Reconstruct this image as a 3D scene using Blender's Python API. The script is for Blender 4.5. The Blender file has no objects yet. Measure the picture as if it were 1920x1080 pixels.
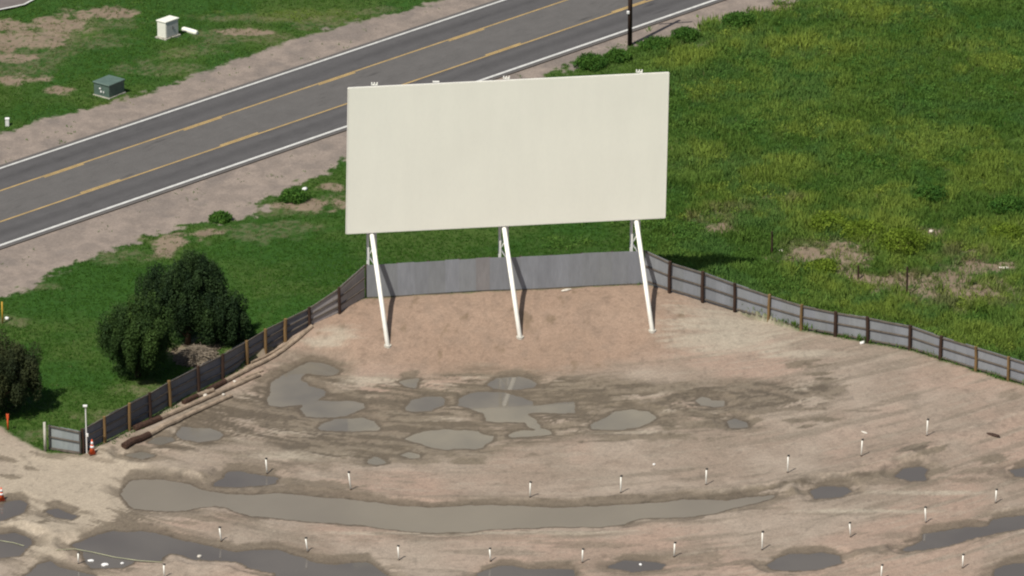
import bpy, bmesh, math, random
import numpy as np
from mathutils import Vector, Matrix
R = math.radians
scene = bpy.context.scene
C = scene.collection

# ------------------------------------------------------------------ camera, sky, sun, exposure
PITCH = R(24.0); FPX = 12000.0; DIST = 414.0
SP, CP = math.sin(PITCH), math.cos(PITCH)
CAM = np.array([0.0, -DIST*CP, DIST*SP])
cd = bpy.data.cameras.new('camera'); cam = bpy.data.objects.new('camera', cd); C.objects.link(cam)
cam.location = CAM; cam.rotation_euler = (R(90)-PITCH, 0, 0)
cd.sensor_width = 36.0; cd.lens = 36.0*FPX/1920.0; cd.clip_start = 1.0; cd.clip_end = 6000.0
scene.camera = cam
SUN = Vector((-0.375, -0.50, 1.0)).normalized()
SUN_EL = math.asin(SUN.z); SUN_AZ = math.atan2(SUN.x, SUN.y)
w = bpy.data.worlds.new('World'); scene.world = w; w.use_nodes = True
wn = w.node_tree; bg = wn.nodes['Background']
sky = wn.nodes.new('ShaderNodeTexSky'); sky.sky_type = 'NISHITA'; sky.sun_disc = False
sky.sun_elevation = SUN_EL; sky.sun_rotation = SUN_AZ; sky.air_density = 1.0; sky.dust_density = 1.5
wn.links.new(sky.outputs[0], bg.inputs[0]); bg.inputs[1].default_value = 0.07
sl = bpy.data.lights.new('sun', 'SUN'); so = bpy.data.objects.new('sun', sl); C.objects.link(so)
sl.energy = 4.7; sl.angle = R(0.5); sl.color = (1.0, 0.965, 0.90)
so.rotation_euler = Vector((0, 0, 1)).rotation_difference(SUN).to_euler()
so.location = (-60, -80, 160)
scene.view_settings.view_transform = 'Standard'; scene.view_settings.look = 'None'
scene.view_settings.gamma = 1.0; scene.view_settings.exposure = 0.16
try: scene.cycles.filter_width = 2.15
except Exception: pass

# ------------------------------------------------------------------ pixel rays -> the ground
def ray(px, py):
    a = (px-960.0)/FPX; b = -(py-540.0)/FPX
    return np.array([a, CP + b*SP, -SP + b*CP])
def G(px, py, z=0.0):
    d = ray(px, py); t = (z-CAM[2])/d[2]
    return np.array([CAM[0]+t*d[0], CAM[1]+t*d[1], z])
def G2(px, py):
    px = np.asarray(px, float); py = np.asarray(py, float)
    a = (px-960.0)/FPX; b = -(py-540.0)/FPX
    dz = -SP + b*CP; t = -CAM[2]/dz
    return np.stack([t*a, CAM[1]+t*(CP+b*SP)], -1)
def onplane(px, py, p0, n):
    d = ray(px, py); t = np.dot(np.array(p0)-CAM, n)/np.dot(d, n)
    return CAM + t*d
def project(P):
    v = np.array(P, float)-CAM
    dep = v[1]*CP - v[2]*SP; up = v[1]*SP + v[2]*CP
    return 960+FPX*v[0]/dep, 540-FPX*up/dep
def pxpoly(pts, z=0.0): return np.array([G(x, y, z)[:2] for x, y in pts])

# ------------------------------------------------------------------ noise and distance fields
_rs = np.random.RandomState(7); _tab = _rs.rand(256, 256)
def vn(x, y, seed=0):
    x = x + seed*17.31; y = y + seed*9.77
    xi = np.floor(x).astype(int); yi = np.floor(y).astype(int)
    fx = x-xi; fy = y-yi; fx = fx*fx*(3-2*fx); fy = fy*fy*(3-2*fy)
    a = _tab[xi & 255, yi & 255]; b = _tab[(xi+1) & 255, yi & 255]
    c = _tab[xi & 255, (yi+1) & 255]; d = _tab[(xi+1) & 255, (yi+1) & 255]
    return (a*(1-fx)+b*fx)*(1-fy) + (c*(1-fx)+d*fx)*fy
def fbm(x, y, seed=0, o=4):
    s = 0; a = 1.0; t = 0
    for i in range(o):
        s = s + a*vn(x*2**i, y*2**i, seed+i*3); t += a; a *= 0.55
    return s/t
def ss(a, b, x):
    t = np.clip((x-a)/(b-a), 0, 1); return t*t*(3-2*t)
def sdf(poly, x, y, margin=3.0):
    """signed distance (negative inside), +margin where farther than margin"""
    out = np.full(x.shape, margin*1.0)
    lo = poly.min(0)-margin; hi = poly.max(0)+margin
    m = (x > lo[0]) & (x < hi[0]) & (y > lo[1]) & (y < hi[1])
    if not m.any(): return out
    px = x[m]; py = y[m]; d = np.full(px.shape, 1e9); ins = np.zeros(px.shape, bool)
    n = len(poly)
    for i in range(n):
        ax, ay = poly[i]; bx, by = poly[(i+1) % n]
        ex, ey = bx-ax, by-ay; L = ex*ex+ey*ey+1e-12
        t = np.clip(((px-ax)*ex+(py-ay)*ey)/L, 0, 1)
        d = np.minimum(d, (px-ax-t*ex)**2+(py-ay-t*ey)**2)
        c = ((ay > py) != (by > py))
        with np.errstate(divide='ignore', invalid='ignore'):
            xx = ax + (py-ay)/(by-ay if by != ay else 1e-9)*ex
        ins ^= (c & (px < xx))
    d = np.sqrt(d); d = np.where(ins, -d, d)
    out[m] = np.minimum(d, margin)
    return out
def segdist(a, b, x, y):
    ex, ey = b[0]-a[0], b[1]-a[1]; L = ex*ex+ey*ey
    t = np.clip(((x-a[0])*ex+(y-a[1])*ey)/L, 0, 1)
    return np.sqrt((x-a[0]-t*ex)**2+(y-a[1]-t*ey)**2)

# ------------------------------------------------------------------ layout
ZM = 1.8; ZW = -0.07
FA = G(688, 560, ZM); FB = G(1205, 533, ZM)
left_posts = [(637, 540, 588), (581, 577, 613), (535, 599, 640), (498, 618, 665), (463, 640, 683), (418, 665, 713), (373, 687, 735),
              (319, 715, 763), (282, 737, 785), (243, 757, 807), (197, 782, 830), (156, 805, 851)]
right_posts = [(1255, 491, 549), (1317, 510, 567), (1377, 532, 585), (1441, 553, 604), (1502, 572, 620), (1566, 585, 631), (1626, 595, 643),
               (1706, 611, 657), (1763, 631, 675), (1829, 651, 696), (1890, 670, 714), (1952, 689, 733)]
def zA(p): return (460+p[0]/4.32, 640+p[1]/4.32)
def zB(p): return (820+p[0]/3.6, 680+p[1]/3.6)
def zC(p): return (1240+p[0]/4.32, 640+p[1]/4.32)
def zD(p): return (200+p[0]/4.0, 860+p[1]/4.0)
def zL(p): return (p[0]/3.0, 720+p[1]/3.0)
def zM(p): return (620+p[0]/3.0, 720+p[1]/3.0)
def zR(p): return (1240+p[0]*.3542, 720+p[1]*.3542)
PUD = []
def pud(*segs):
    pts = []
    for f, l in segs: pts += [f(p) for p in l]
    PUD.append(pxpoly(pts, ZW))
pud((zA, [(200,340),(330,260),(440,200),(530,168),(640,180),(720,210),(760,235),(740,265),(660,280),(560,270),(500,258),(440,290),(450,320),(500,335),(510,365),(600,380),(650,410),(640,440),(590,470),(540,500),(420,515),(300,530),(190,520),(180,470),(200,420),(210,380)]))
pud((zA, [(440,550),(470,510),(600,485),(700,490),(860,487),(960,500),(965,540),(900,570),(820,600),(700,615),(560,618),(490,605)]))
pud((zA, [(590,700),(620,670),(720,630),(860,628),(960,622),(1040,650),(1090,710),(1080,722),(900,725),(610,722)]))
pud((zA, [(1300,540),(1340,480),(1450,450),(1580,450),(1620,475),(1600,520),(1500,560),(1380,572),(1310,560)]))
pud((zA, [(990,970),(1050,930),(1130,960),(1130,990),(1060,1003),(1010,990)]))
pud((zA, [(1270,920),(1330,900),(1410,920),(1410,940),(1340,948)]))
pud((zA, [(1235,330),(1310,312),(1400,303),(1390,345),(1370,380),(1300,365)]))
pud((zB, [(340,150),(400,105),(480,100),(560,95),(620,110),(670,140),(650,165),(560,178),(460,182),(380,176)]))
pud((zB, [(150,245),(230,207),(330,197),(450,207),(560,232),(640,265),(650,295),(740,285),(860,268),(920,265),(920,340),(830,345),(740,335),(640,335),(610,350),(650,380),(690,430),(670,450),(610,430),(600,400),(520,400),(420,402),(340,390),(310,340),(230,310),(150,290)]))
pud((lambda p: p, [(759,823),(779,814),(807,808),(842,806)]), (zB, [(130,462),(200,457),(270,467),(300,490),(380,497),(370,530),(320,548),(300,573),(240,583),(150,578),(70,588)]), (lambda p: p, [(834,843),(807,837),(777,829)]))
pud((zB, [(480,490),(560,458),(650,460),(700,444),(760,462),(780,483),(650,493),(500,503)]))
pud((zB, [(1040,420),(1140,370),(1200,330),(1320,318),(1420,330),(1470,365),(1450,395),(1350,435),(1240,452),(1120,450),(1050,445)]))
pud((zC, [(280,480),(330,455),(380,465),(400,480),(500,485),(500,520),(420,530),(330,515)]))
pud((zC, [(540,650),(600,630),(680,660),(700,695),(620,700),(560,700)]))
LONG = len(PUD)
pud((zD, [(130,230),(190,165),(330,160),(450,170),(540,180),(620,200),(720,240),(830,260),(950,272),(1080,280),(1200,270),(1300,262),(1420,275),(1560,290),(1700,305),(1800,310)]),
    (zM, [(200,665),(400,690),(560,700),(700,692),(850,685),(1050,690),(1300,700),(1500,692),(1700,680),(1900,666)]),
    (zR, [(120,612),(350,620),(450,605),(600,592),(520,625),(400,650),(280,680),(170,700),(20,705)]),
    (zM, [(1880,748),(1750,752),(1650,785),(1500,802),(1300,800),(1100,808),(900,812),(780,830),(600,835),(400,822),(200,795),(0,780)]),
    (zD, [(1500,468),(1300,445),(1100,430),(1000,405),(900,365),(800,350),(700,360),(600,385),(480,390),(300,385),(190,365),(150,320),(120,270)]))
pud((zD, [(810,200),(870,150),(920,105),(1000,98),(1080,115),(1180,132),(1280,147),(1260,185),(1150,200),(1000,210),(880,210)]))
pud((zL, [(410,910),(480,880),(560,850),(640,830),(720,840),(800,830),(900,850),(1000,880),(1120,905),(1250,935),(1330,950),(1430,940),(1560,935),(1620,960),(1700,985),(1780,1010),(1880,1020)]),
    (zM, [(200,1005),(280,1060),(340,1110),(340,1180),(0,1180)]),
    (zL, [(1560,1180),(1560,1060),(1480,1050),(1400,1030),(1330,995),(1200,990),(1100,985),(1020,960),(960,950),(920,970),(900,990),(800,995),(700,990),(560,970),(470,940)]))
pud((zL, [(475,955),(600,982),(740,1005),(690,1030),(520,1035),(485,995)]))
pud((zL, [(-260,860),(0,850),(80,840),(160,870),(175,900),(130,930),(110,965),(0,975),(-250,960)]))
pud((zL, [(-200,720),(0,690),(40,665),(110,655),(150,680),(130,720),(60,750),(0,765),(-180,780)]))
pud((zL, [(260,720),(320,708),(380,730),(425,745),(400,760),(320,745)]))
pud((zL, [(150,1080),(220,1020),(280,1000),(320,1030),(430,1060),(520,1080),(560,1180),(120,1180)]))
pud((zL, [(1000,290),(1030,245),(1100,252),(1180,255),(1250,285),(1220,310),(1120,325),(1030,310)]))
pud((zL, [(840,330),(900,300),(960,302),(975,318),(900,342)]))
pud((zL, [(720,400),(790,388),(860,402),(800,420)]))
pud((zR, [(800,570),(850,547),(960,547),(1000,570),(950,593),(820,603)]))
pud((zR, [(1250,490),(1290,452),(1370,442),(1400,455),(1380,480),(1390,508),(1320,512)]))
pud((zR, [(570,960),(640,920),(700,902),(780,907),(850,897),(930,915),(945,945),(850,973),(700,986),(590,978)]))
pud((zR, [(1290,880),(1380,842),(1400,802),(1500,782),(1620,767),(1730,762),(1760,722),(1900,707),(2300,650),(2300,700),(2000,748),(1800,780),(1650,810),(1520,850),(1400,870)]))
pud((zR, [(1780,990),(1820,967),(1900,957),(2000,950),(2200,960),(2200,1100),(1760,1060)]))
pud((zM, [(840,1070),(950,1032),(1020,1027),(1120,1052),(1250,1048),(1350,1055),(1380,1120),(850,1130)]))
pud((zM, [(1580,1030),(1650,1002),(1750,1002),(1870,1017),(1850,1040),(1700,1053)]))
pud((zR, [(1860,462),(1920,452),(2100,450),(2100,480),(1880,488)]))

# ground zones, outlines
lot = pxpoly([(-900, 1500), (-900, 740), (-60, 785), (0, 800), (30, 822), (62, 838), (92, 850), (156, 852), (197, 831), (243, 808), (282, 786), (319, 764), (373, 736),
              (418, 714), (463, 684), (498, 666), (535, 641)])
lot = np.vstack([lot, [G(581, 614, .25)[:2], G(637, 589, 1.2)[:2], FA[:2], FB[:2], G(1255, 549, 1.3)[:2], G(1317, 567, .7)[:2], G(1377, 586, .3)[:2]],
                 pxpoly([(1441, 605), (1502, 621), (1566, 632), (1626, 644), (1706, 658), (1763, 676), (1829, 697), (1890, 715), (1952, 734), (2700, 960), (2700, 1500)])])
shoulder_up = pxpoly([(-1800, 1000), (-900, 590), (0, 248), (133, 213), (207, 193), (270, 172), (333, 153), (433, 115), (500, 93), (560, 68), (640, 47), (720, 30), (800, 8), (900, -22), (1500, -240), (2600, -590),
                      (2700, -500), (1345, -20), (0, 440), (-1800, 1080)])
shoulder_dn = pxpoly([(-1800, 1200), (-900, 900), (-200, 620), (-30, 562), (0, 557), (63, 530), (150, 490), (233, 460), (317, 432), (393, 417), (440, 412), (500, 398), (505, 388), (487, 377), (533, 360), (560, 340), (600, 325), (650, 300),
                      (760, 250), (880, 195), (960, 165), (1038, 139), (1092, 113), (1180, 86), (1257, 66), (1364, 35), (1417, 16), (1500, 0), (1600, -40), (2600, -400), (2600, -480), (1345, -20), (0, 440), (-1800, 1050)])
wetzone = pxpoly([(500, 690), (560, 672), (650, 690), (640, 720), (740, 712), (900, 700), (1010, 708), (1180, 712), (1330, 728), (1450, 716), (1560, 712), (1580, 740), (1540, 765), (1420, 775), (1300, 800),
                  (1180, 812), (1060, 822), (960, 835), (900, 860), (760, 868), (660, 868), (560, 845), (480, 825), (420, 835), (300, 850), (250, 850), (330, 800), (440, 745)])
redzone = pxpoly([(580, 625), (690, 565), (940, 548), (1205, 535), (1290, 570), (1340, 600), (1290, 640), (1180, 660), (1000, 690), (820, 695), (650, 680), (590, 660)], .5)
paved_corner = pxpoly([(-700, 190), (-300, 80), (0, 22), (32, 17), (70, 0), (150, -30), (1500, -560), (1200, -640), (-200, -150), (-900, 90)])
rd = G(945, 0)-G(0, 317); rd2 = G(1345, 0)-G(0, 460)
RD = rd[:2]/np.linalg.norm(rd[:2]) + rd2[:2]/np.linalg.norm(rd2[:2]); RD /= np.linalg.norm(RD)
RN = np.array([-RD[1], RD[0]])             # across the road, away from the lot
RO = G(480, 250)[:2]
def across(px, py): return float(np.dot(G(px, py)[:2]-RO, RN))
A_UW = across(472, 158.6); A_LW = across(672, 230); A_UY = across(537, 178.5); A_LY = across(400, 279.5)
EDGE_U = A_UW+0.45; EDGE_L = A_LW-0.5
# bare / dry patches: (px, py, rx px, ry px, kind) kind 0 bare tan, 1 dry brown grass
BARE = [(35, 75, 75, 20, 0), (120, 45, 60, 16, 0), (190, 28, 60, 14, 0), (90, 110, 60, 16, 1), (30, 130, 60, 16, 1), (5, 50, 60, 14, 0), (60, 95, 70, 22, 1), (150, 70, 80, 20, 1), (215, 45, 60, 14, 1), (50, 150, 40, 9, 0), (20, 110, 50, 8, 0), (590, 385, 55, 9, 0), (628, 352, 25, 6, 0), (520, 425, 70, 10, 1), (450, 35, 60, 8, 1), (700, 20, 60, 8, 1), (455, 62, 36, 6, 0), (20, 150, 30, 8, 0), (107, 168, 30, 10, 0), (430, 72, 70, 16, 1), (350, 100, 60, 12, 1), (285, 130, 60, 14, 1),
        (600, 45, 60, 16, 1), (520, 75, 50, 12, 1), (312, 468, 18, 14, 0), (330, 450, 50, 10, 0), (370, 440, 40, 9, 0), (425, 430, 30, 8, 1), (60, 535, 60, 10, 1), (220, 480, 60, 12, 1), (560, 395, 60, 10, 1), (620, 375, 40, 10, 1), (480, 440, 60, 14, 1),
        (1545, 480, 72, 17, 0), (1620, 520, 50, 10, 0), (1790, 545, 80, 14, 0), (1690, 520, 30, 12, 1), (1560, 462, 70, 10, 1), (1600, 500, 40, 14, 0), (1755, 530, 60, 20, 0), (1830, 505, 60, 20, 0), (1700, 545, 60, 10, 0), (1870, 560, 50, 20, 1), (1820, 480, 60, 16, 1), (1745, 435, 25, 7, 0), (1357, 432, 30, 10, 0), (1330, 415, 60, 10, 1),
        (1440, 12, 45, 8, 0), (1780, 570, 60, 12, 1), (1400, 395, 60, 10, 1), (1480, 375, 40, 8, 1), (380, 655, 45, 14, 0), (300, 735, 80, 12, 1), (200, 780, 60, 10, 1), (90, 815, 40, 10, 1), (1300, 85, 30, 6, 1), (30, 600, 30, 8, 1)]
BARE_M = [(*G(a, b)[:2], rx/28.5, ry/28.5/SP, k) for a, b, rx, ry, k in BARE]
# yellow-green weedy areas
YEL = [(1600, 425, 100, 32), (1690, 470, 50, 40), (1530, 500, 60, 16), (1600, 535, 80, 18), (1700, 590, 90, 20), (1850, 640, 90, 20), (1720, 270, 130, 30), (1560, 240, 90, 18), (1450, 330, 90, 30), (1330, 290, 50, 20), (1850, 330, 80, 40), (1880, 120, 70, 20),
       (1790, 85, 70, 14), (1330, 170, 50, 20), (1420, 380, 120, 26), (1700, 370, 90, 20), (1860, 450, 90, 30), (1290, 110, 50, 20), (1380, 60, 40, 12), (1640, 20, 120, 20), (1850, 560, 90, 30), (1500, 90, 100, 16), (530, 30, 120, 12), (240, 190, 60, 14), (330, 560, 40, 10)]
YEL_M = [(*G(a, b)[:2], rx/28.5, ry/28.5/SP) for a, b, rx, ry in YEL]
DARK = [(1480, 922, 60, 5, .9), (1650, 893, 60, 4, .9), (1590, 905, 40, 5, .8), (1400, 955, 60, 4, .7), (1800, 900, 60, 5, .6), (1560, 965, 90, 3, .4), (1280, 1050, 60, 8, .6), (1230, 1070, 60, 6, .6), (1410, 1062, 60, 6, .7), (1600, 1040, 60, 5, .7), (1500, 681, 42, 8, .9), (1535, 702, 28, 4, 1), (1545, 711, 24, 4, 1), (1555, 730, 35, 14, .8), (1410, 738, 80, 20, .8), (1395, 768, 55, 9, .8), (1375, 797, 55, 11, 1), (1252, 797, 16, 9, 1), (1262, 817, 26, 5, 1), (1310, 797, 40, 5, .8),
        (1490, 790, 30, 4, .9), (1545, 787, 34, 6, 1), (1512, 800, 22, 6, 1), (1724, 848, 40, 10, .95), (1862, 862, 28, 9, .85), (1700, 884, 70, 9, .7), (1620, 772, 40, 3, .6), (878, 866, 32, 7, .95), (845, 852, 16, 6, .9), (915, 848, 14, 3, .9),
        (1000, 853, 22, 4, .6), (575, 780, 60, 20, .8), (700, 800, 120, 16, .8), (640, 835, 120, 16, .8), (760, 770, 40, 30, .85), (770, 865, 50, 8, .8), (700, 865, 40, 8, .8), (560, 715, 60, 20, .7), (520, 730, 30, 30, .7), (1050, 740, 120, 14, .85), (1150, 725, 140, 12, .75), (1180, 820, 120, 6, .8),
        (240, 975, 45, 26, .9), (390, 975, 70, 8, .7), (330, 965, 60, 8, .6), (600, 915, 90, 10, .85), (120, 855, 90, 7, .7), (240, 866, 60, 6, .6), (450, 905, 90, 12, .8), (560, 870, 80, 10, .6), (1440, 930, 90, 7, .9), (1610, 905, 120, 6, .7), (840, 1010, 200, 7, .4), (1090, 1022, 90, 6, .5),
        (1700, 1005, 100, 6, .4), (470, 850, 60, 8, .5), (15, 862, 25, 5, .8), (55, 880, 14, 4, .8), (20, 895, 20, 4, .8), (82, 983, 14, 4, .9), (160, 960, 14, 4, .8), (60, 1068, 12, 4, .9), (1330, 1050, 22, 18, .6), (1660, 1040, 80, 5, .3), (1900, 745, 20, 10, .5), (1345, 940, 100, 10, .6), (1860, 885, 70, 8, .6)]
WETLINES = [(.55, .95, [G(*q) for q in ((1270, 938), (1350, 930), (1440, 918), (1520, 907), (1620, 895), (1690, 889), (1760, 882))]),
            (.35, .8, [G(*q) for q in ((1290, 962), (1350, 955), (1410, 942), (1470, 930))]), (.35, .7, [G(*q) for q in ((1480, 1042), (1560, 1040), (1640, 1036), (1700, 1022))]),
            (.4, .8, [G(*q) for q in ((1120, 775), (1060, 800), (960, 818), (880, 812))]), (.3, .9, [G(*q) for q in ((1225, 795), (1180, 805), (1100, 812), (1040, 820))]),
            (.3, .9, [G(*q) for q in ((1240, 812), (1170, 826), (1090, 830))]), (.5, .9, [G(*q) for q in ((490, 712), (530, 690), (580, 675), (640, 684))]), (.3, .8, [G(*q) for q in ((1400, 775), (1470, 768), (1545, 768))]),
            (.35, .9, [G(*q) for q in ((1010, 705), (1000, 722), (900, 730), (850, 742))]), (.3, .8, [G(*q) for q in ((480, 790), (560, 800), (650, 812), (760, 806))])]
DARK_M = [(*G(a, b)[:2], rx/28.5, ry/28.5/SP, k) for a, b, rx, ry, k in DARK]
LIGHT = [(1380, 620, 120, 22), (560, 855, 110, 10), (790, 792, 60, 9), (770, 777, 60, 5), (680, 715, 110, 9), (570, 705, 30, 14), (640, 812, 150, 4), (1000, 728, 90, 3), (900, 1000, 300, 4), (1500, 665, 80, 8), (1360, 645, 110, 22), (620, 655, 50, 9), (1250, 770, 120, 3), (1180, 812, 90, 3), (1650, 960, 140, 4), (1750, 925, 120, 4)]
LIGHT_M = [(*G(a, b)[:2], rx/28.5, ry/28.5/SP) for a, b, rx, ry in LIGHT]
def blobs(lst, x, y, seed):
    out = np.zeros(x.shape); n = fbm(x*.8, y*.8, seed, 5)-.5
    for b in lst:
        r = np.sqrt(((x-b[0])/b[2])**2+((y-b[1])/b[3])**2)
        out = np.maximum(out, ss(1.4, .7, r + n*2.6))
    return out
crest_w = [(-33.5, .0140, .24), (-43.5, .0097, .22), (-53.0, .0080, .22), (-62.0, .007, .2)]
def warp(x, y): return x + 1.2*(fbm(x*.35, y*.35, 31, 2)-.5)*2, y + 1.2*(fbm(x*.35+5, y*.35+9, 37, 2)-.5)*2
def pud_sd(x, y):
    d = np.full(x.shape, 4.0)
    for p in PUD: d = np.minimum(d, sdf(p, x, y, 4.0))
    return d
def pud_noise(x, y): return .24*(fbm(x*1.3, y*2.0, 21, 3)-.5)+.17*(fbm(x*4.5, y*6.0, 23, 3)-.5)
def height(x, y, fine=True):
    x = np.asarray(x, float); y = np.asarray(y, float)
    d = segdist(FA, FB, x, y)
    near = sdf(lot, x, y, 9.0)
    D = np.where(near < 0, 8.5, 12.5)
    m = ss(1, 0, d/D)
    m = ZM*m
    inl = ss(.6, -.6, near)
    z = m
    for wc, k, a in crest_w:
        z = z + inl*a*np.exp(-((y-k*x*x-wc)/1.7)**2)
    rough = (fbm(x*.9, y*.9, 3, 4)-.5)
    z = z + inl*(0.05*rough + .06*(fbm(x*.2, y*.2, 5, 2)-.5) + .05)
    a = (x-RO[0])*RN[0]+(y-RO[1])*RN[1]
    rmask = ss(EDGE_L-4.0, EDGE_L-.3, a)*ss(EDGE_U+4, EDGE_U+.3, a)
    z = z + (1-inl)*(1-rmask)*(.25*(fbm(x*.12, y*.12, 9, 3)-.5) + .22*(fbm(x*.8, y*.8, 12, 4)-.5))
    z = z*(1-rmask) - .04*rmask
    if fine:
        z = z + inl*.03*(fbm(x*3.1, y*3.1, 15, 3)-.5)
    sd = pud_sd(x, y)+pud_noise(x, y)
    shore = ZW + np.where(sd < 0, sd*.12, sd*.10+np.maximum(sd-.8, 0)*.5)
    z = np.where(inl > .3, np.minimum(z, np.maximum(shore, -.16)), z)
    return z
def H(x, y): return float(height(np.array([x]), np.array([y]), False)[0])
def ground(px, py):
    z = 0.0
    for i in range(14):
        p = G(px, py, z); z = .5*z+.5*H(p[0], p[1])
    p = G(px, py, z); return Vector(p)
def hpx(p, py_top):
    """height above base p whose top falls on image row py_top"""
    h = 1.0
    for i in range(6):
        y0 = project(p)[1]; y1 = project((p[0], p[1], p[2]+h))[1]
        h *= (y0-py_top)/(y0-y1)
    return h

# ------------------------------------------------------------------ materials
def mat(name, col, rough=.8, spec=.3, attr=None, noise=None, metallic=0.0, bump=None, transl=0.0):
    m = bpy.data.materials.new(name); m.use_nodes = True
    nt = m.node_tree; b = nt.nodes['Principled BSDF']
    b.inputs['Roughness'].default_value = rough; b.inputs['Metallic'].default_value = metallic
    b.inputs['Specular IOR Level'].default_value = spec
    src = None
    if attr:
        a = nt.nodes.new('ShaderNodeAttribute'); a.attribute_name = attr; src = a.outputs['Color']
    else:
        c = nt.nodes.new('ShaderNodeRGB'); c.outputs[0].default_value = (*col, 1); src = c.outputs[0]
    tc = nt.nodes.new('ShaderNodeTexCoord')
    for (sc, amt, stretch) in (noise or []):
        mp = nt.nodes.new('ShaderNodeMapping'); mp.inputs['Scale'].default_value = stretch
        n = nt.nodes.new('ShaderNodeTexNoise'); n.inputs['Scale'].default_value = sc; n.inputs['Detail'].default_value = 4
        nt.links.new(tc.outputs['Object'], mp.inputs[0]); nt.links.new(mp.outputs[0], n.inputs[0])
        r = nt.nodes.new('ShaderNodeMapRange'); r.inputs[1].default_value = .3; r.inputs[2].default_value = .7
        r.inputs[3].default_value = 1-amt; r.inputs[4].default_value = 1+amt
        nt.links.new(n.outputs[0], r.inputs[0])
        v = nt.nodes.new('ShaderNodeVectorMath'); v.operation = 'SCALE'
        nt.links.new(src, v.inputs[0]); nt.links.new(r.outputs[0], v.inputs['Scale']); src = v.outputs[0]
    nt.links.new(src, b.inputs['Base Color'])
    if bump:
        n = nt.nodes.new('ShaderNodeTexNoise'); n.inputs['Scale'].default_value = bump[0]; n.inputs['Detail'].default_value = 5
        bp = nt.nodes.new('ShaderNodeBump'); bp.inputs['Strength'].default_value = bump[1]; bp.inputs['Distance'].default_value = bump[2]
        nt.links.new(tc.outputs['Object'], n.inputs[0]); nt.links.new(n.outputs[0], bp.inputs['Height']); nt.links.new(bp.outputs[0], b.inputs['Normal'])
    if transl:
        t = nt.nodes.new('ShaderNodeBsdfTranslucent'); mx = nt.nodes.new('ShaderNodeMixShader'); mx.inputs[0].default_value = transl
        out = nt.nodes['Material Output']; nt.links.new(src, t.inputs[0])
        nt.links.new(b.outputs[0], mx.inputs[1]); nt.links.new(t.outputs[0], mx.inputs[2]); nt.links.new(mx.outputs[0], out.inputs[0])
    return m
ONE = (1, 1, 1)
M = dict(
    screen=mat('screen_paint', (.885, .87, .75), .75, .2, noise=[(1.3, .012, (1, 1, .12)), (.25, .018, ONE), (9, .01, (1, 1, .3))]),
    white=mat('white_paint', (.82, .79, .70), .5, .4, noise=[(3, .06, ONE)]),
    truss=mat('galvanised_truss', (.70, .68, .64), .5, .4, noise=[(3, .1, ONE)]),
    dark_steel=mat('dark_steel', (.06, .055, .05), .6, .3, noise=[(4, .2, ONE)]),
    sheet=mat('corrugated_sheet', ONE, .5, .3, attr='Col', noise=[(2.2, .08, (1, 1, .3)), (9, .05, (1, 1, .2))]),
    rail=mat('weathered_rail', (.12, .10, .08), .85, .2, noise=[(3, .25, ONE)]),
    post_dark=mat('creosoted_wood', (.045, .026, .018), .8, .2, noise=[(5, .35, (1, 1, .2))]),
    post_pale=mat('weathered_wood', (.17, .105, .045), .85, .2, noise=[(5, .3, (1, 1, .2))]),
    pole_pale=mat('sunbleached_log', (.25, .19, .135), .9, .2, noise=[(2.5, .3, ONE), (12, .2, ONE)]),
    pole_dark=mat('tarred_log', (.055, .03, .02), .8, .2, noise=[(6, .4, ONE)]),
    leaf=mat('juniper_foliage', ONE, .7, .15, attr='Col', transl=.12),
    blade=mat('grass_blades', ONE, .75, .12, attr='Col', transl=.30),
    twig=mat('dry_twigs', ONE, .9, .1, attr='Col'),
    bark=mat('juniper_bark', (.09, .06, .04), .9, .1, noise=[(8, .3, ONE)], bump=(20, .5, .02)),
    green_box=mat('transformer_green', (.085, .125, .100), .5, .4, noise=[(3, .12, ONE)]),
    cabinet=mat('cabinet_white', (.72, .70, .60), .45, .4, noise=[(3, .05, ONE)]),
    cabinet_door=mat('cabinet_door_grey', (.52, .50, .47), .45, .4, noise=[(3, .05, ONE)]),
    concrete=mat('concrete_pad', (.42, .39, .33), .9, .2, noise=[(4, .2, ONE)]),
    orange=mat('cone_orange', (.62, .085, .02), .5, .4, noise=[(6, .1, ONE)]),
    reflect=mat('cone_band_white', (.75, .74, .72), .4, .4),
    rubber=mat('cone_base', (.10, .03, .015), .8, .3),
    yellow=mat('marker_yellow', (.45, .26, .03), .6, .3),
    tape=mat('barrier_tape', (.38, .37, .22), .6, .3, noise=[(1.2, .3, ONE)]),
    plastic=mat('white_plastic', (.72, .70, .66), .6, .3, noise=[(5, .08, ONE)]),
    rock=mat('pale_rock', (.55, .50, .42), .9, .2, noise=[(8, .2, ONE)]),
)
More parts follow.
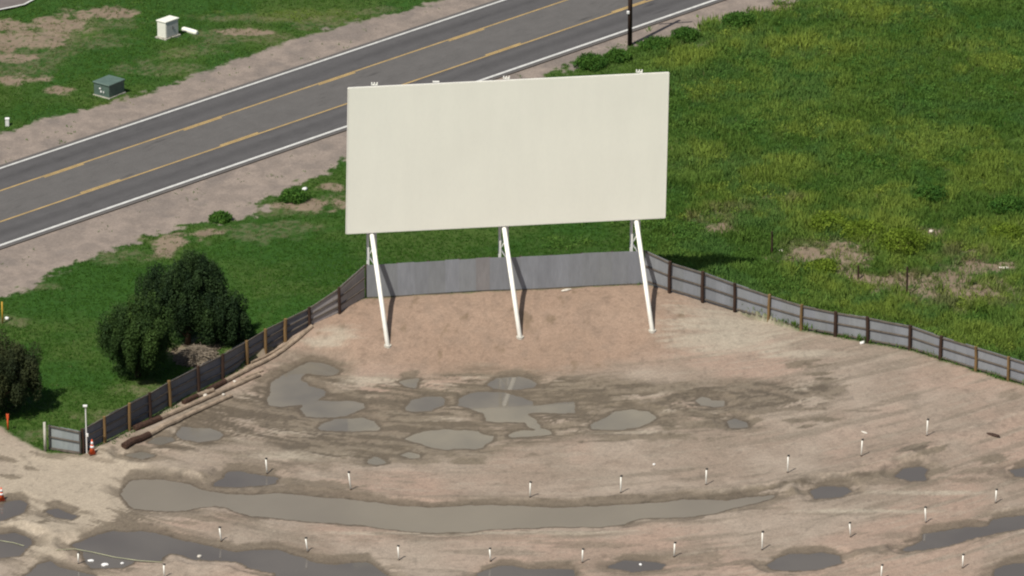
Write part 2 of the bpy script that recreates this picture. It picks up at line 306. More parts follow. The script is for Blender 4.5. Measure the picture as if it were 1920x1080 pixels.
# ground: colour and wetness carried by the terrain mesh, fine grain from noise
gm = bpy.data.materials.new('ground_soil'); gm.use_nodes = True
nt = gm.node_tree; b = nt.nodes['Principled BSDF']; L = nt.links.new
at = nt.nodes.new('ShaderNodeAttribute'); at.attribute_name = 'Col'
wt = nt.nodes.new('ShaderNodeAttribute'); wt.attribute_name = 'Wet'
tc = nt.nodes.new('ShaderNodeTexCoord')
src = at.outputs['Color']
for sc, amt, st in ((1.1, .05, ONE), (4.5, .09, ONE), (14, .15, ONE)):
    mp = nt.nodes.new('ShaderNodeMapping'); mp.inputs['Scale'].default_value = st
    n = nt.nodes.new('ShaderNodeTexNoise'); n.inputs['Scale'].default_value = sc; n.inputs['Detail'].default_value = 3
    L(tc.outputs['Object'], mp.inputs[0]); L(mp.outputs[0], n.inputs[0])
    r = nt.nodes.new('ShaderNodeMapRange'); r.inputs[1].default_value = .3; r.inputs[2].default_value = .7
    r.inputs[3].default_value = 1-amt; r.inputs[4].default_value = 1+amt; L(n.outputs[0], r.inputs[0])
    v = nt.nodes.new('ShaderNodeVectorMath'); v.operation = 'SCALE'; L(src, v.inputs[0]); L(r.outputs[0], v.inputs['Scale']); src = v.outputs[0]
L(src, b.inputs['Base Color'])
r = nt.nodes.new('ShaderNodeMapRange'); r.inputs[3].default_value = .92; r.inputs[4].default_value = .5
L(wt.outputs['Fac'], r.inputs[0]); L(r.outputs[0], b.inputs['Roughness']); b.inputs['Specular IOR Level'].default_value = .25
n = nt.nodes.new('ShaderNodeTexNoise'); n.inputs['Scale'].default_value = 7; n.inputs['Detail'].default_value = 5
bp = nt.nodes.new('ShaderNodeBump'); bp.inputs['Strength'].default_value = .5; bp.inputs['Distance'].default_value = .03
L(tc.outputs['Object'], n.inputs[0]); L(n.outputs[0], bp.inputs['Height']); L(bp.outputs[0], b.inputs['Normal'])
# muddy water: calm pools, the long wind-ruffled one, and the dark deep ones
def water(name, c0, c1, rough, spec):
    wm = bpy.data.materials.new(name); wm.use_nodes = True
    nt = wm.node_tree; b = nt.nodes['Principled BSDF']; L = nt.links.new
    b.inputs['Roughness'].default_value = rough; b.inputs['IOR'].default_value = 1.33; b.inputs['Specular IOR Level'].default_value = spec
    tc = nt.nodes.new('ShaderNodeTexCoord'); n = nt.nodes.new('ShaderNodeTexNoise'); n.inputs['Scale'].default_value = .16; n.inputs['Detail'].default_value = 3
    rp = nt.nodes.new('ShaderNodeValToRGB'); rp.color_ramp.elements[0].position = .4; rp.color_ramp.elements[0].color = (*c0, 1)
    rp.color_ramp.elements[1].position = .62; rp.color_ramp.elements[1].color = (*c1, 1)
    L(tc.outputs['Object'], n.inputs[0]); L(n.outputs[0], rp.inputs[0]); L(rp.outputs[0], b.inputs['Base Color'])
    n2 = nt.nodes.new('ShaderNodeTexNoise'); n2.inputs['Scale'].default_value = 2.5
    bp = nt.nodes.new('ShaderNodeBump'); bp.inputs['Strength'].default_value = .02; bp.inputs['Distance'].default_value = .01
    L(tc.outputs['Object'], n2.inputs[0]); L(n2.outputs[0], bp.inputs['Height']); L(bp.outputs[0], b.inputs['Normal'])
    return wm
water_top = water('muddy_water', (.130, .116, .096), (.185, .162, .125), .03, .5)
water_long = water('ruffled_muddy_water', (.165, .143, .112), (.182, .158, .123), .32, .4)
water_dark = water('dark_muddy_water', (.095, .084, .074), (.115, .102, .088), .06, .5)

# ------------------------------------------------------------------ mesh helpers
def np_mesh(name, V, F, material, cols=None, wet=None, smooth=False):
    """V (n,3), F (m,k) arrays -> object"""
    me = bpy.data.meshes.new(name); V = np.ascontiguousarray(V, dtype=np.float32); F = np.ascontiguousarray(F, dtype=np.int32)
    k = F.shape[1]
    me.vertices.add(len(V)); me.vertices.foreach_set('co', V.ravel())
    me.loops.add(F.size); me.loops.foreach_set('vertex_index', F.ravel())
    me.polygons.add(len(F)); me.polygons.foreach_set('loop_start', np.arange(0, F.size, k, dtype=np.int32))
    me.polygons.foreach_set('loop_total', np.full(len(F), k, dtype=np.int32))
    if smooth: me.polygons.foreach_set('use_smooth', np.ones(len(F), dtype=bool))
    me.update(calc_edges=True)
    if cols is not None:
        a = me.color_attributes.new('Col', 'FLOAT_COLOR', 'POINT')
        cc = np.ones((len(V), 4), dtype=np.float32); cc[:, :3] = cols; a.data.foreach_set('color', cc.ravel())
    if wet is not None:
        a = me.attributes.new('Wet', 'FLOAT', 'POINT'); a.data.foreach_set('value', wet.astype(np.float32))
    me.materials.append(material); o = bpy.data.objects.new(name, me); C.objects.link(o); return o
class MB:
    def __init__(s): s.v = []; s.f = []; s.c = []
    def add(s, vs, fs, col=(1, 1, 1)):
        n = len(s.v); s.v += [tuple(v) for v in vs]; s.f += [tuple(i+n for i in f) for f in fs]; s.c += [col]*len(vs); return s
    def box(s, c, size, rz=0, col=(1, 1, 1), top=1.0):
        x, y, z = [q/2 for q in size]; vs = []
        for k in (-1, 1):
            t = top if k == 1 else 1
            for a, bb in ((-1, -1), (1, -1), (1, 1), (-1, 1)):
                px, py = a*x*t, bb*y*t
                vs.append((c[0]+px*math.cos(rz)-py*math.sin(rz), c[1]+px*math.sin(rz)+py*math.cos(rz), c[2]+k*z))
        return s.add(vs, [(3, 2, 1, 0), (4, 5, 6, 7), (0, 1, 5, 4), (1, 2, 6, 5), (2, 3, 7, 6), (3, 0, 4, 7)], col)
    def tube(s, pts, rad, n=10, col=(1, 1, 1)):
        pts = [Vector(p) for p in pts]; rad = rad if hasattr(rad, '__len__') else [rad]*len(pts)
        vs = []; fs = []
        for i, p in enumerate(pts):
            d = (pts[min(i+1, len(pts)-1)]-pts[max(i-1, 0)]).normalized()
            u = d.cross(Vector((0, 0, 1)) if abs(d.z) < .9 else Vector((1, 0, 0))).normalized(); v = d.cross(u)
            for k in range(n):
                a = 2*math.pi*k/n; vs.append(p+(u*math.cos(a)+v*math.sin(a))*rad[i])
        for i in range(len(pts)-1):
            for k in range(n):
                a = i*n+k; bb = i*n+(k+1) % n; fs.append((a, bb, bb+n, a+n))
        fs.append(tuple(range(n))[::-1]); fs.append(tuple(range((len(pts)-1)*n, len(pts)*n)))
        return s.add(vs, fs, col)
    def beam(s, a, b, w, h=None, col=(1, 1, 1)):
        """rectangular bar from a to b"""
        a = Vector(a); b = Vector(b); h = h or w; d = (b-a).normalized()
        u = d.cross(Vector((0, 0, 1)) if abs(d.z) < .95 else Vector((0, 1, 0))).normalized(); v = u.cross(d)
        vs = [p+u*sx*w/2+v*sy*h/2 for p in (a, b) for sx, sy in ((-1, -1), (1, -1), (1, 1), (-1, 1))]
        return s.add(vs, [(3, 2, 1, 0), (4, 5, 6, 7), (0, 1, 5, 4), (1, 2, 6, 5), (2, 3, 7, 6), (3, 0, 4, 7)], col)
    def build(s, name, material, parent=None, base=None, bevel=0, smooth=False):
        me = bpy.data.meshes.new(name)
        vs = s.v
        if base is not None: vs = [(v[0]-base[0], v[1]-base[1], v[2]-base[2]) for v in vs]
        me.from_pydata(vs, [], s.f)
        a = me.color_attributes.new('Col', 'FLOAT_COLOR', 'POINT')
        for i, c in enumerate(s.c): a.data[i].color = (*c, 1)
        bm = bmesh.new(); bm.from_mesh(me); bmesh.ops.recalc_face_normals(bm, faces=bm.faces)
        if bevel: bmesh.ops.bevel(bm, geom=[e for e in bm.edges], offset=bevel, segments=1, affect='EDGES', profile=.5)
        bm.to_mesh(me); bm.free()
        if smooth:
            for p in me.polygons: p.use_smooth = len(p.vertices) == 4
        me.materials.append(material); o = bpy.data.objects.new(name, me); C.objects.link(o)
        if parent: o.parent = parent
        return o
def tag(o, label=None, cat=None, group=None, kind=None):
    if label: o['label'] = label
    if cat: o['category'] = cat
    if group: o['group'] = group
    if kind: o['kind'] = kind
    return o
def thing(name, label, cat, loc, group=None, rz=0):
    o = bpy.data.objects.new(name, None); C.objects.link(o); o.location = loc; o.rotation_euler = (0, 0, rz); o.empty_display_size = .3
    return tag(o, label, cat, group)
def copy_tree(o, parent=None):
    c = o.copy(); C.objects.link(c); c.parent = parent
    for ch in [q for q in o.children]: copy_tree(ch, c)
    return c

# ------------------------------------------------------------------ ground sheet
def axis(a, b, st, far):
    m = list(np.arange(a, b+1e-6, st)); lo = []; hi = []; s = st; p = a
    while p > -far: s *= 1.35; p -= s; lo.append(p)
    s = st; p = b
    while p < far: s *= 1.35; p += s; hi.append(p)
    return np.array(lo[::-1]+m+hi)
def mixc(a, b, t): return a*(1-t[:, None])+b*t[:, None]
def c3(*v): return np.array([v], float)
# zone fields shared by soil colour and vegetation
def zones(x, y):
    wx, wy = warp(x, y)
    j = (fbm(x*1.7, y*1.7, 41, 4)-.5)
    s_lot = sdf(lot, x, y, 3.0) 
    e1 = sdf(shoulder_up, x, y, 3.0)+j*1.6; e2 = sdf(shoulder_dn, x, y, 3.0)+j*2.6
    gravel = ss(.25, -.25, np.minimum(e1, e2))
    a = (x-RO[0])*RN[0]+(y-RO[1])*RN[1]
    road = ((a > EDGE_L-.1) & (a < EDGE_U+.1)).astype(float)
    gravel = np.maximum(gravel, road)
    inlot = ss(.25, -.25, s_lot+j*.4)
    bare = blobs([q for q in BARE_M if q[4] == 0], x, y, 51); dry = blobs([q for q in BARE_M if q[4] == 1], x, y, 55)
    yel = blobs(YEL_M, x, y, 61)
    pav = ss(.1, -.1, sdf(paved_corner, x, y, 3.0))
    return inlot, gravel, bare, dry, yel, pav, road
def ground_color(x, y):
    inlot, gravel, bare, dry, yel, pav, road = zones(x, y)
    n1 = fbm(x*.25, y*.25, 71, 4); n2 = fbm(x*1.2, y*1.2, 75, 4); n3 = fbm(x*4, y*4, 79, 3)
    grass = mixc(c3(.022, .066, .006), c3(.045, .080, .012), ss(.35, .65, n1)); grass = mixc(grass, c3(.09, .10, .03), yel*.5)
    soil = mixc(c3(.16, .115, .078), c3(.21, .165, .115), n2)
    col = mixc(grass, soil, np.clip(bare*1.0 + dry*.35, 0, 1)*ss(.34, .60, n3+bare*.18))
    gr = mixc(c3(.190, .155, .128), c3(.235, .190, .155), ss(.3, .7, n2)); gr = mixc(gr, c3(.150, .126, .108), ss(.55, .75, fbm(x*.5, y*.5, 83, 3))*.6)
    col = mixc(col, gr, gravel)
    # lot
    w0 = y-.012*x*x
    tan = mixc(c3(.232, .180, .136), c3(.280, .226, .175), ss(.3, .7, n1))
    tan = mixc(tan, c3(.288, .204, .153), ss(.42, .66, fbm(x*.13, y*.16, 87, 3))*.75)
    tan = mixc(tan, c3(.185, .150, .112), ss(.5, .7, fbm(x*.5, y*.5, 89, 4))*.35)
    st = fbm(x*.16, w0*1.5, 91, 4); st2 = fbm(x*.45, w0*4.0, 95, 3)
    tan = mixc(tan, c3(.165, .135, .100), ss(.56, .72, st)*.6)
    tan = mixc(tan, c3(.285, .240, .185), ss(.60, .74, st2)*.4)
    red = ss(1.5, -1.5, sdf(redzone, x, y, 3.0)+2.5*(fbm(x*.4, y*.4, 99, 3)-.5))
    tan = mixc(tan, mixc(mixc(c3(.225, .152, .106), c3(.262, .185, .134), n1), c3(.205, .145, .105), ss(.45, .7, fbm(x*1.6, y*1.1, 105, 4))*.7), red*.9)
    blot = ss(.68, .80, fbm(x*1.3, y*.7, 103, 4))*red; tan = mixc(tan, c3(.12, .085, .05), blot*.55)
    # pale driveway at left
    dv = G(130, 910); r = np.sqrt(((x-dv[0])/7)**2+((y-dv[1])/11)**2); tan = mixc(tan, c3(.33, .275, .205), ss(1.35, .4, r+1.6*(n1-.5))*.9)
    for (a_, b_, rx_, ry_) in LIGHT_M:
        q = np.sqrt(((x-a_)/rx_)**2+((y-b_)/ry_)**2); tan = mixc(tan, c3(.32, .275, .21), ss(1.3, .3, q+1.6*(st2-.5))*.8)
    # mud
    mud = c3(.150, .120, .084); mud2 = c3(.082, .064, .045)
    wz = ss(1.2, -1.0, sdf(wetzone, x, y, 3.0)+2.4*(n1-.5))
    stw = fbm(x*.20, w0*.95, 111, 5); fine = fbm(x*.5+.8*fbm(x*.4, y*.6, 115, 2), w0*3.0, 113, 5)
    cx, cy = G(1370, 760)[:2]; rr = np.sqrt(((x-cx)*.55)**2+((y-cy)*1.0)**2)
    ruts = fbm(rr*2.2+1.5*fbm(x*.3, y*.3, 123, 2), np.arctan2(y-cy, x-cx)*2.2, 117, 5); rm = ss(5.5, 2.5, rr)*.55
    fine = fine*(1-rm)+ruts*rm
    wetm = wz*ss(.43, .49, stw*.5+fine*.5)*(.70+.5*ss(.4, .6, fine))
    cl1 = np.abs(fbm(x*.22, w0*.8, 143, 4)-.5); cl2 = np.abs(fbm(x*.4, w0*1.6, 147, 4)-.5)
    lines = np.maximum(ss(.022, .006, cl1), ss(.016, .004, cl2)*.8)*ss(1.5, -1.0, sdf(wetzone, x, y, 3.0)); wetm = np.maximum(wetm, lines)
    for wd, k_, pl in WETLINES:
        q = np.full(x.shape, 9.0)
        for p_, r_ in zip(pl, pl[1:]): q = np.minimum(q, segdist(p_, r_, x, y))
        wetm = np.maximum(wetm, k_*ss(1.0, .45, q/wd+2.2*(fine-.5)))
    for (a_, b_, rx_, ry_, k_) in DARK_M:
        q = np.sqrt(((x-a_)/rx_)**2+((y-b_)/ry_)**2); wetm = np.maximum(wetm, k_*ss(1.0, .72, q+2.6*(fine-.5)+1.2*(stw-.5)))
    pn = pud_noise(x, y); sd = pud_sd(x, y)+pn; sdn = pud_sd(x, y-.95)+pn+.9*(fbm(x*.3, y*.3, 119, 3)-.5); sdn2 = pud_sd(x, y-.45)+pn
    rim = ss(.34, .20, sd)*.97; bank = np.maximum(ss(.15, -.1, sdn)*.85, ss(.1, -.1, sdn2)*.9)
    wide = ss(1.8, .3, sd)*ss(.51, .56, fbm(x*.35, w0*1.5, 121, 4))*.75
    wetm = np.clip(np.maximum(np.maximum(wetm, rim), np.maximum(bank, wide)), 0, 1)
    dk = np.clip(np.maximum(np.maximum(rim*1.3, lines), np.maximum(ss(.52, .58, fine)*.85, bank*.6)), 0, 1)
    tan = mixc(tan, c3(.30, .255, .195), wz*ss(.56, .62, fbm(x*.4, w0*2.6, 125, 4))*.6)
    tan = mixc(tan, mixc(mud, mud2, dk*.75), wetm)
    # stony lighter berm crests
    for wc, k, a in crest_w:
        cr = np.exp(-((y-k*x*x-wc)/1.4)**2); tan = mixc(tan, tan*(.62+.80*fbm(x*2.6, y*2.4, 127, 5)[:, None]), cr*.9)
    spk = ss(.66, .74, fbm(x*3.3, y*3.3, 129, 3)); tan = mixc(tan, tan*.72, spk*.6)
    col = mixc(col, tan, inlot)
    return np.clip(col, .004, 1), np.clip(wetm*inlot, 0, 1)
xs = axis(-42, 44, .135, 900); ys = axis(-60, 68, .16, 1400)
X, Y = np.meshgrid(xs, ys); x = X.ravel(); y = Y.ravel()
z = height(x, y); far = ss(150, 500, np.sqrt(x*x+y*y)); z = z*(1-far)
col, wet = ground_color(x, y)
nx, ny = len(xs), len(ys); idx = np.arange(nx*ny).reshape(ny, nx)
F = np.stack([idx[:-1, :-1].ravel(), idx[:-1, 1:].ravel(), idx[1:, 1:].ravel(), idx[1:, :-1].ravel()], -1)
o = np_mesh('ground', np.stack([x, y, z], -1), F, gm, col, wet, True); tag(o, kind='structure')

# puddles: level sheets of water in the hollows
for k_, p in enumerate(PUD):
    # water sheet a little wider than the hollow; the shore of the terrain cuts it
    lo = p.min(0)-.6; hi = p.max(0)+.6
    gx = np.arange(lo[0], hi[0], .25); gy = np.arange(lo[1], hi[1], .25); A, B = np.meshgrid(gx, gy)
    sdv = sdf(p, A.ravel(), B.ravel(), 3.0).reshape(A.shape)
    ok = np.minimum(np.minimum(sdv[:-1, :-1], sdv[1:, :-1]), np.minimum(sdv[:-1, 1:], sdv[1:, 1:])) < .38
    ix = np.arange(A.size).reshape(A.shape)
    F = np.stack([ix[:-1, :-1][ok], ix[:-1, 1:][ok], ix[1:, 1:][ok], ix[1:, :-1][ok]], -1)
    used = np.unique(F); mp_ = np.zeros(A.size, int); mp_[used] = np.arange(len(used))
    V = np.column_stack([A.ravel()[used], B.ravel()[used], np.full(len(used), ZW+.0005*k_)])
    o = np_mesh('puddle', V, mp_[F], water_long if k_ == LONG else (water_dark if project((p[:, 0].mean(), p[:, 1].mean(), 0))[1] > 880 else water_top)); tag(o, kind='structure')

# ------------------------------------------------------------------ road and markings
def strip(name, a0, a1, z, material, t0=-420, t1=420, colfn=None, step=None, na=2, kind='structure', side=.06):
    ts = np.arange(t0, t1+.01, step or (t1-t0)); av = np.linspace(a0, a1, na)
    T, A = np.meshgrid(ts, av); P = RO[None, :]+T.ravel()[:, None]*RD+A.ravel()[:, None]*RN
    V = np.column_stack([P, np.full(len(P), z)]); m = len(ts); ix = np.arange(len(P)).reshape(na, m)
    F = np.stack([ix[:-1, :-1].ravel(), ix[:-1, 1:].ravel(), ix[1:, 1:].ravel(), ix[1:, :-1].ravel()], -1)
    cols = colfn(T.ravel(), A.ravel()) if colfn else np.ones((len(V), 3))
    o = np_mesh(name, V, F, material, cols); tag(o, kind=kind); return o
asph = mat('asphalt', ONE, .85, .2, attr='Col', noise=[(.9, .06, ONE), (14, .10, ONE)], bump=(30, .3, .01))
def road_col(t, a):
    c = np.zeros((len(t), 3)); mid = (a > A_LY) & (a < A_UY)
    n = fbm(t*.06, a*2.2, 131, 3); n2 = fbm(t*.5, a*1.5, 135, 3)
    outer = c3(.076, .072, .070)*(.90+.24*n[:, None]); inner = c3(.104, .097, .090)*(.94+.12*n[:, None])
    c = np.where(mid[:, None], inner, outer)
    for lo, hi in ((A_LW, A_LY), (A_UY, A_UW)):
        mm = (lo+hi)/2; tr = np.exp(-((a-(mm-.85))/.35)**2)+np.exp(-((a-(mm+.85))/.35)**2)
        c = c*(1+.13*tr[:, None]); oil = np.exp(-((a-mm)/.3)**2); c = c*(1-.10*oil[:, None])
    c = c*(.97+.06*n2[:, None])
    for q, L_, W_ in ((G(1218, 10), .5, .15), (G(1096, 36), .6, .1), (G(1240, 22), .8, .08), (G(700, 140), .5, .1), (G(300, 265), .7, .08), (G(240, 330), .5, .1)):
        t0_ = float(np.dot(q[:2]-RO, RD)); a0_ = float(np.dot(q[:2]-RO, RN)); c = c*(1-.5*np.exp(-((t-t0_)/L_)**2-((a-a0_)/W_)**2)[:, None])
    crk = np.abs(fbm(t*.35, a*.8, 139, 4)-.5); c = c*(1-.16*ss(.012, .0, crk)[:, None])
    edge = np.minimum(a-EDGE_L, EDGE_U-a); dust = ss(.35, .0, edge+.3*(n2-.5)); return mixc(c, c3(.15, .13, .11), dust*.5)
road = strip('road', EDGE_L, EDGE_U, .03, asph, -220, 260, road_col, .5, 110)
lw = mat('road_line_white', (.50, .49, .45), .7, .3, noise=[(2, .12, ONE), (14, .15, ONE)])
ly = mat('road_line_yellow', (.36, .245, .095), .7, .3, noise=[(1.1, .18, ONE), (14, .15, ONE)])
strip('road_edge_line', A_UW-.10, A_UW+.10, .034, lw, -220, 260)
strip('road_edge_line', A_LW-.12, A_LW+.12, .034, lw, -220, 260)
strip('road_centre_line', A_UY-.01, A_UY+.14, .034, ly, -220, 260)
strip('road_centre_line', A_LY-.14, A_LY+.01, .034, ly, -220, 260)
def along(px, py): return float(np.dot(G(px, py)[:2]-RO, RD))
tu = along(378, 232); tl = along(450, 262)
for i in range(-12, 14):
    strip('road_dash_line', A_UY-.20, A_UY-.05, .034, ly, tu+i*12.19-1.7, tu+i*12.19+1.7)
    strip('road_dash_line', A_LY+.05, A_LY+.20, .034, ly, tl+i*12.19-1.7, tl+i*12.19+1.7)
# paved corner beyond the grass, top left
bm = bmesh.new(); vs = [bm.verts.new((a[0], a[1], .16)) for a in paved_corner]; bm.faces.new(vs); 
for f in bm.faces:
    f.normal_update()
    if f.normal.z < 0: f.normal_flip()
me = bpy.data.meshes.new('pavement'); bm.to_mesh(me); bm.free()
me.materials.append(mat('pavement_asphalt', (.135, .115, .105), .9, .2, noise=[(1.5, .1, ONE), (12, .12, ONE)]))
o = bpy.data.objects.new('pavement', me); C.objects.link(o); tag(o, kind='structure')
ml = MB(); a = G(-60, 30, .165); bb = G(45, 8, .165); c = G(75, -8, .165); ml.beam(a, bb, .18, .008); ml.beam(bb, c, .18, .008)
tag(ml.build('pavement_line', lw), kind='structure')

# ------------------------------------------------------------------ vegetation blades
rng = np.random.RandomState(11)
def blades(name, pts, zb, colr, length, width, lean, nb, spread, material=None, up=1.0):
    """pts (n,2), colr (n,3), length (n,)"""
    n = len(pts); k = n*nb
    P = np.repeat(pts, nb, 0)+rng.normal(0, 1, (k, 2))*np.repeat(spread, nb)[:, None]
    Z = np.repeat(zb, nb); Ln = np.repeat(length, nb)*rng.uniform(.55, 1.25, k); Wd = np.repeat(width, nb)*rng.uniform(.6, 1.3, k)
    a = rng.uniform(0, 2*np.pi, k); ln = rng.uniform(0, 1, k)*(np.repeat(lean, nb) if hasattr(lean, '__len__') else lean)
    dirv = np.stack([np.cos(a)*ln, np.sin(a)*ln, np.full(k, up)], -1); dirv /= np.linalg.norm(dirv, axis=1)[:, None]
    b2 = rng.uniform(0, 2*np.pi, k); side = np.stack([np.cos(b2), np.sin(b2), rng.uniform(-.3, .3, k)], -1)*(Wd/2)[:, None]
    base = np.column_stack([P, Z-.02]); tip = base+dirv*Ln[:, None]; mid = base+dirv*(Ln*.45)[:, None]
    V = np.stack([base-side*.5, mid+side, tip, mid-side], 1).reshape(-1, 3)
    F = np.arange(k*4).reshape(-1, 4)
    c = np.repeat(colr, nb, 0)*rng.uniform(.88, 1.12, (k, 1)); c = np.repeat(c, 4, 0)
    return np_mesh(name, V, F, material or M['blade'], c)
def veg_fields(P):
    x, y = P[:, 0], P[:, 1]; inlot, gravel, bare, dry, yel, pav, road_ = zones(x, y)
    return x, y, inlot, gravel, bare, dry, yel, pav, road_
NPX = 180000
U = np.stack([rng.uniform(-220, 2140, NPX*2), rng.uniform(-190, 1000, NPX*2)], -1)
P = G2(U[:, 0], U[:, 1]); x, y, inlot, gravel, bare, dry, yel, pav, rdm = veg_fields(P)
n3 = fbm(x*4, y*4, 79, 3); n2 = fbm(x*1.2, y*1.2, 75, 4)
prob = (1-inlot)*(1-gravel)*(1-pav)*(1-.85*bare*ss(.2, .5, n3+.15))*(1-.35*dry)
# short growth on the gravel fringe
prob = np.where((gravel > .5) & (rdm < .5) & (inlot < .5), .05*ss(.55, .7, n2), prob)
# tufts along the foot of the left fence
fl = np.full(x.shape, 9.0)
for (a, _, b_), (c, _, d_) in zip(left_posts[4:], left_posts[5:]): fl = np.minimum(fl, segdist(G(a, b_), G(c, d_), x, y))
prob = np.where(inlot > .5, ss(.9, .2, fl)*ss(.45, .6, n2)*.9, prob)
keep = rng.rand(len(x)) < prob*.93
P = P[keep]; x, y = P.T; g = [q[keep] for q in (inlot, gravel, bare, dry, yel, pav)]; yel = g[4]; dry = g[3]; bare = g[2]
zb = height(x, y, False)
acr = (x-RO[0])*RN[0]+(y-RO[1])*RN[1]
right = ss(-3, 6, x - G(1150, 450)[0]) * (acr < 0)           # rough field to the right
north = (acr > 0).astype(float)
m1 = fbm(x*.22, y*.22, 141, 4); m2 = fbm(x*.9, y*.55, 145, 4); m3 = fbm(x*.09, y*.09, 149, 3)
deep = c3(.050, .122, .015); field = c3(.165, .255, .052); ylw = c3(.240, .305, .050); blueg = c3(.085, .175, .042); straw = c3(.20, .17, .085)
col = mixc(np.repeat(deep, len(x), 0), field, np.clip(right*.75+north*.25, 0, 1)*(.35+.65*ss(.3, .7, m1)))
col = mixc(col, ylw, np.clip(right*ss(.40, .72, m3*.5+m1*.35+m2*.15)*.40+yel*(.28+.4*m2), 0, 1)*(1-.7*(1-right)*(1-north)))
col = mixc(col, blueg, ss(.52, .68, fbm(x*.5, y*.4, 153, 4))*(.55*right+.3*north+.15))
col = mixc(col, straw, np.clip(dry*.55*ss(.3, .6, m2)+bare*.4, 0, 1)); col = mixc(col, straw, (rng.rand(len(x)) < .008).astype(float)*.5)
clump = ss(.42, .68, m2)*ss(.3, .6, m1+.1)
Lb = .13+.06*m1+right*(.16+.26*clump+.12*yel)+north*.03-.06*dry
Wb = .035+.03*right*(.5+clump)+.004
blades('grass', P, zb, col, Lb, Wb, 2.0-1.1*right, 5, .06+.05*right, up=1.0)['kind'] = 'stuff'
# leafy weed clumps that stand higher than the grass
U = np.stack([rng.uniform(1000, 2140, 4200), rng.uniform(-150, 760, 4200)], -1); Pw = G2(U[:, 0], U[:, 1])
x, y, inlot, gravel, bare, dry, yel, pav, rdm = veg_fields(Pw)
cl = fbm(x*.28, y*.28, 161, 3)
kp = (inlot < .05) & (gravel < .4) & (rng.rand(len(x)) < (ss(.45, .65, cl)*.7+yel*.5)*(1-.8*bare)); Pw = Pw[kp]; yel = yel[kp]; cl = cl[kp]
nw = len(Pw); zb = height(Pw[:, 0], Pw[:, 1], False)
c = mixc(np.repeat(c3(.085, .180, .032), nw, 0), c3(.235, .30, .048), np.clip(yel*.8+.35*(rng.rand(nw)-.3), 0, 1))
rep = 34; ctr = np.repeat(Pw, rep, 0)+rng.normal(0, .22, (nw*rep, 2)); 
zr = np.repeat(zb, rep)+rng.uniform(0, .32, nw*rep); cr = np.repeat(c, rep, 0)
blades('field_weeds', ctr, zr, cr, np.full(len(ctr), .16), np.full(len(ctr), .085), 1.6, 2, np.full(len(ctr), .05))['kind'] = 'stuff'

# leafy crowns
def leaf_cloud(centers, radii, per, size, c_lo, c_hi, upright=1.0, seed=1, flat=.55):
    r = np.random.RandomState(seed); V = []; Cc = []
    for (cx, cy, cz), (rx, ry, rz) in zip(centers, radii):
        d = r.normal(0, 1, (per, 3)); d /= np.linalg.norm(d, axis=1)[:, None]
        rad = r.uniform(.45, 1.06, per)**.6
        P = d*rad[:, None]*np.array([rx, ry, rz])+np.array([cx, cy, cz])
        nrm = d*flat+r.normal(0, .6, (per, 3)); nrm /= np.linalg.norm(nrm, axis=1)[:, None]
        upv = np.array([0, 0, 1.0])*upright+r.normal(0, .5, (per, 3))
        t = np.cross(nrm, upv); t /= np.linalg.norm(t, axis=1)[:, None]+1e-9; u = np.cross(t, nrm)
        s = size*r.uniform(.6, 1.4, per)[:, None]
        q = np.stack([P-u*s*.6, P+t*s*.38, P+u*s, P-t*s*.38], 1); V.append(q.reshape(-1, 3))
        tone = r.uniform(0, 1)**1.4*.8+r.uniform(0, .3, per); c = np.array(c_lo)*(1-tone[:, None])+np.array(c_hi)*tone[:, None]
        Cc.append(np.repeat(c, 4, 0))
    V = np.concatenate(V); return V, np.arange(len(V)).reshape(-1, 4), np.concatenate(Cc)
def juniper(label, px, py, rx, ry, hgt, seed, nclump=110, lobes=((0, 0, 1, 1),), clo=(.010, .024, .007), chi=(.046, .080, .018)):
    base = ground(px, py); t = thing('juniper_tree', label, 'tree', base, 'junipers beside the left fence')
    r = random.Random(seed); cs = []; rs = []
    for (lx, ly_, ls, lh) in lobes:
        n = int(nclump*ls*ls)
        for i in range(n):
            th = i*2.39996+r.uniform(-.3, .3); v = 1-(i+.5)/n*1.25            # from the top downwards past the equator
            v = max(-.55, v); rr = math.sqrt(max(0, 1-v*v))
            k = r.uniform(.60, 1.02)
            cx = lx+rx*ls*rr*math.cos(th)*k; cy = ly_+ry*ls*rr*math.sin(th)*k
            cz = hgt*lh*(.50+.44*v*(k+.06))
            q = r.uniform(.28, .56); cs.append((cx*r.uniform(.93, 1.08), cy, cz*r.uniform(.95, 1.05))); rs.append((q, q, q*r.uniform(1.6, 2.6)))
        for i in range(int(n*.35)):
            th = r.uniform(0, 6.28); rr = r.uniform(0, .6); cs.append((lx+rx*ls*rr*math.cos(th), ly_+ry*ls*rr*math.sin(th), hgt*lh*r.uniform(.2, .8))); rs.append((.8, .8, .9))
    V, F, cc = leaf_cloud(cs, rs, 460, .085, clo, chi, 1.4, seed, .9)
    V[:, 2] = np.maximum(V[:, 2], .03+np.abs(V[:, 0]*.0))
    o = np_mesh('crown', V, F, M['leaf'], cc); o.parent = t
    tr = MB(); tr.tube([(0, 0, -.1), (.08, .05, hgt*.2), (-.05, 0, hgt*.5), (0, .05, hgt*.75)], [.22, .17, .11, .05], 9)
    for k in range(7):
        a = k*.9+r.uniform(-.2, .2); z0 = hgt*r.uniform(.08, .4)
        tr.tube([(0, 0, z0), (math.cos(a)*rx*.35, math.sin(a)*ry*.35, z0+hgt*.15), (math.cos(a)*rx*.7, math.sin(a)*ry*.7, z0+hgt*.28)], [.09, .06, .025], 6)
    tr.build('trunk', M['bark'], t, smooth=True); return t
juniper('round dark green juniper, lower of the two touching trees, nearest the left fence', 258, 706, 2.25, 2.1, 4.9, 3, 84, clo=(.014, .032, .008), chi=(.056, .098, .020))
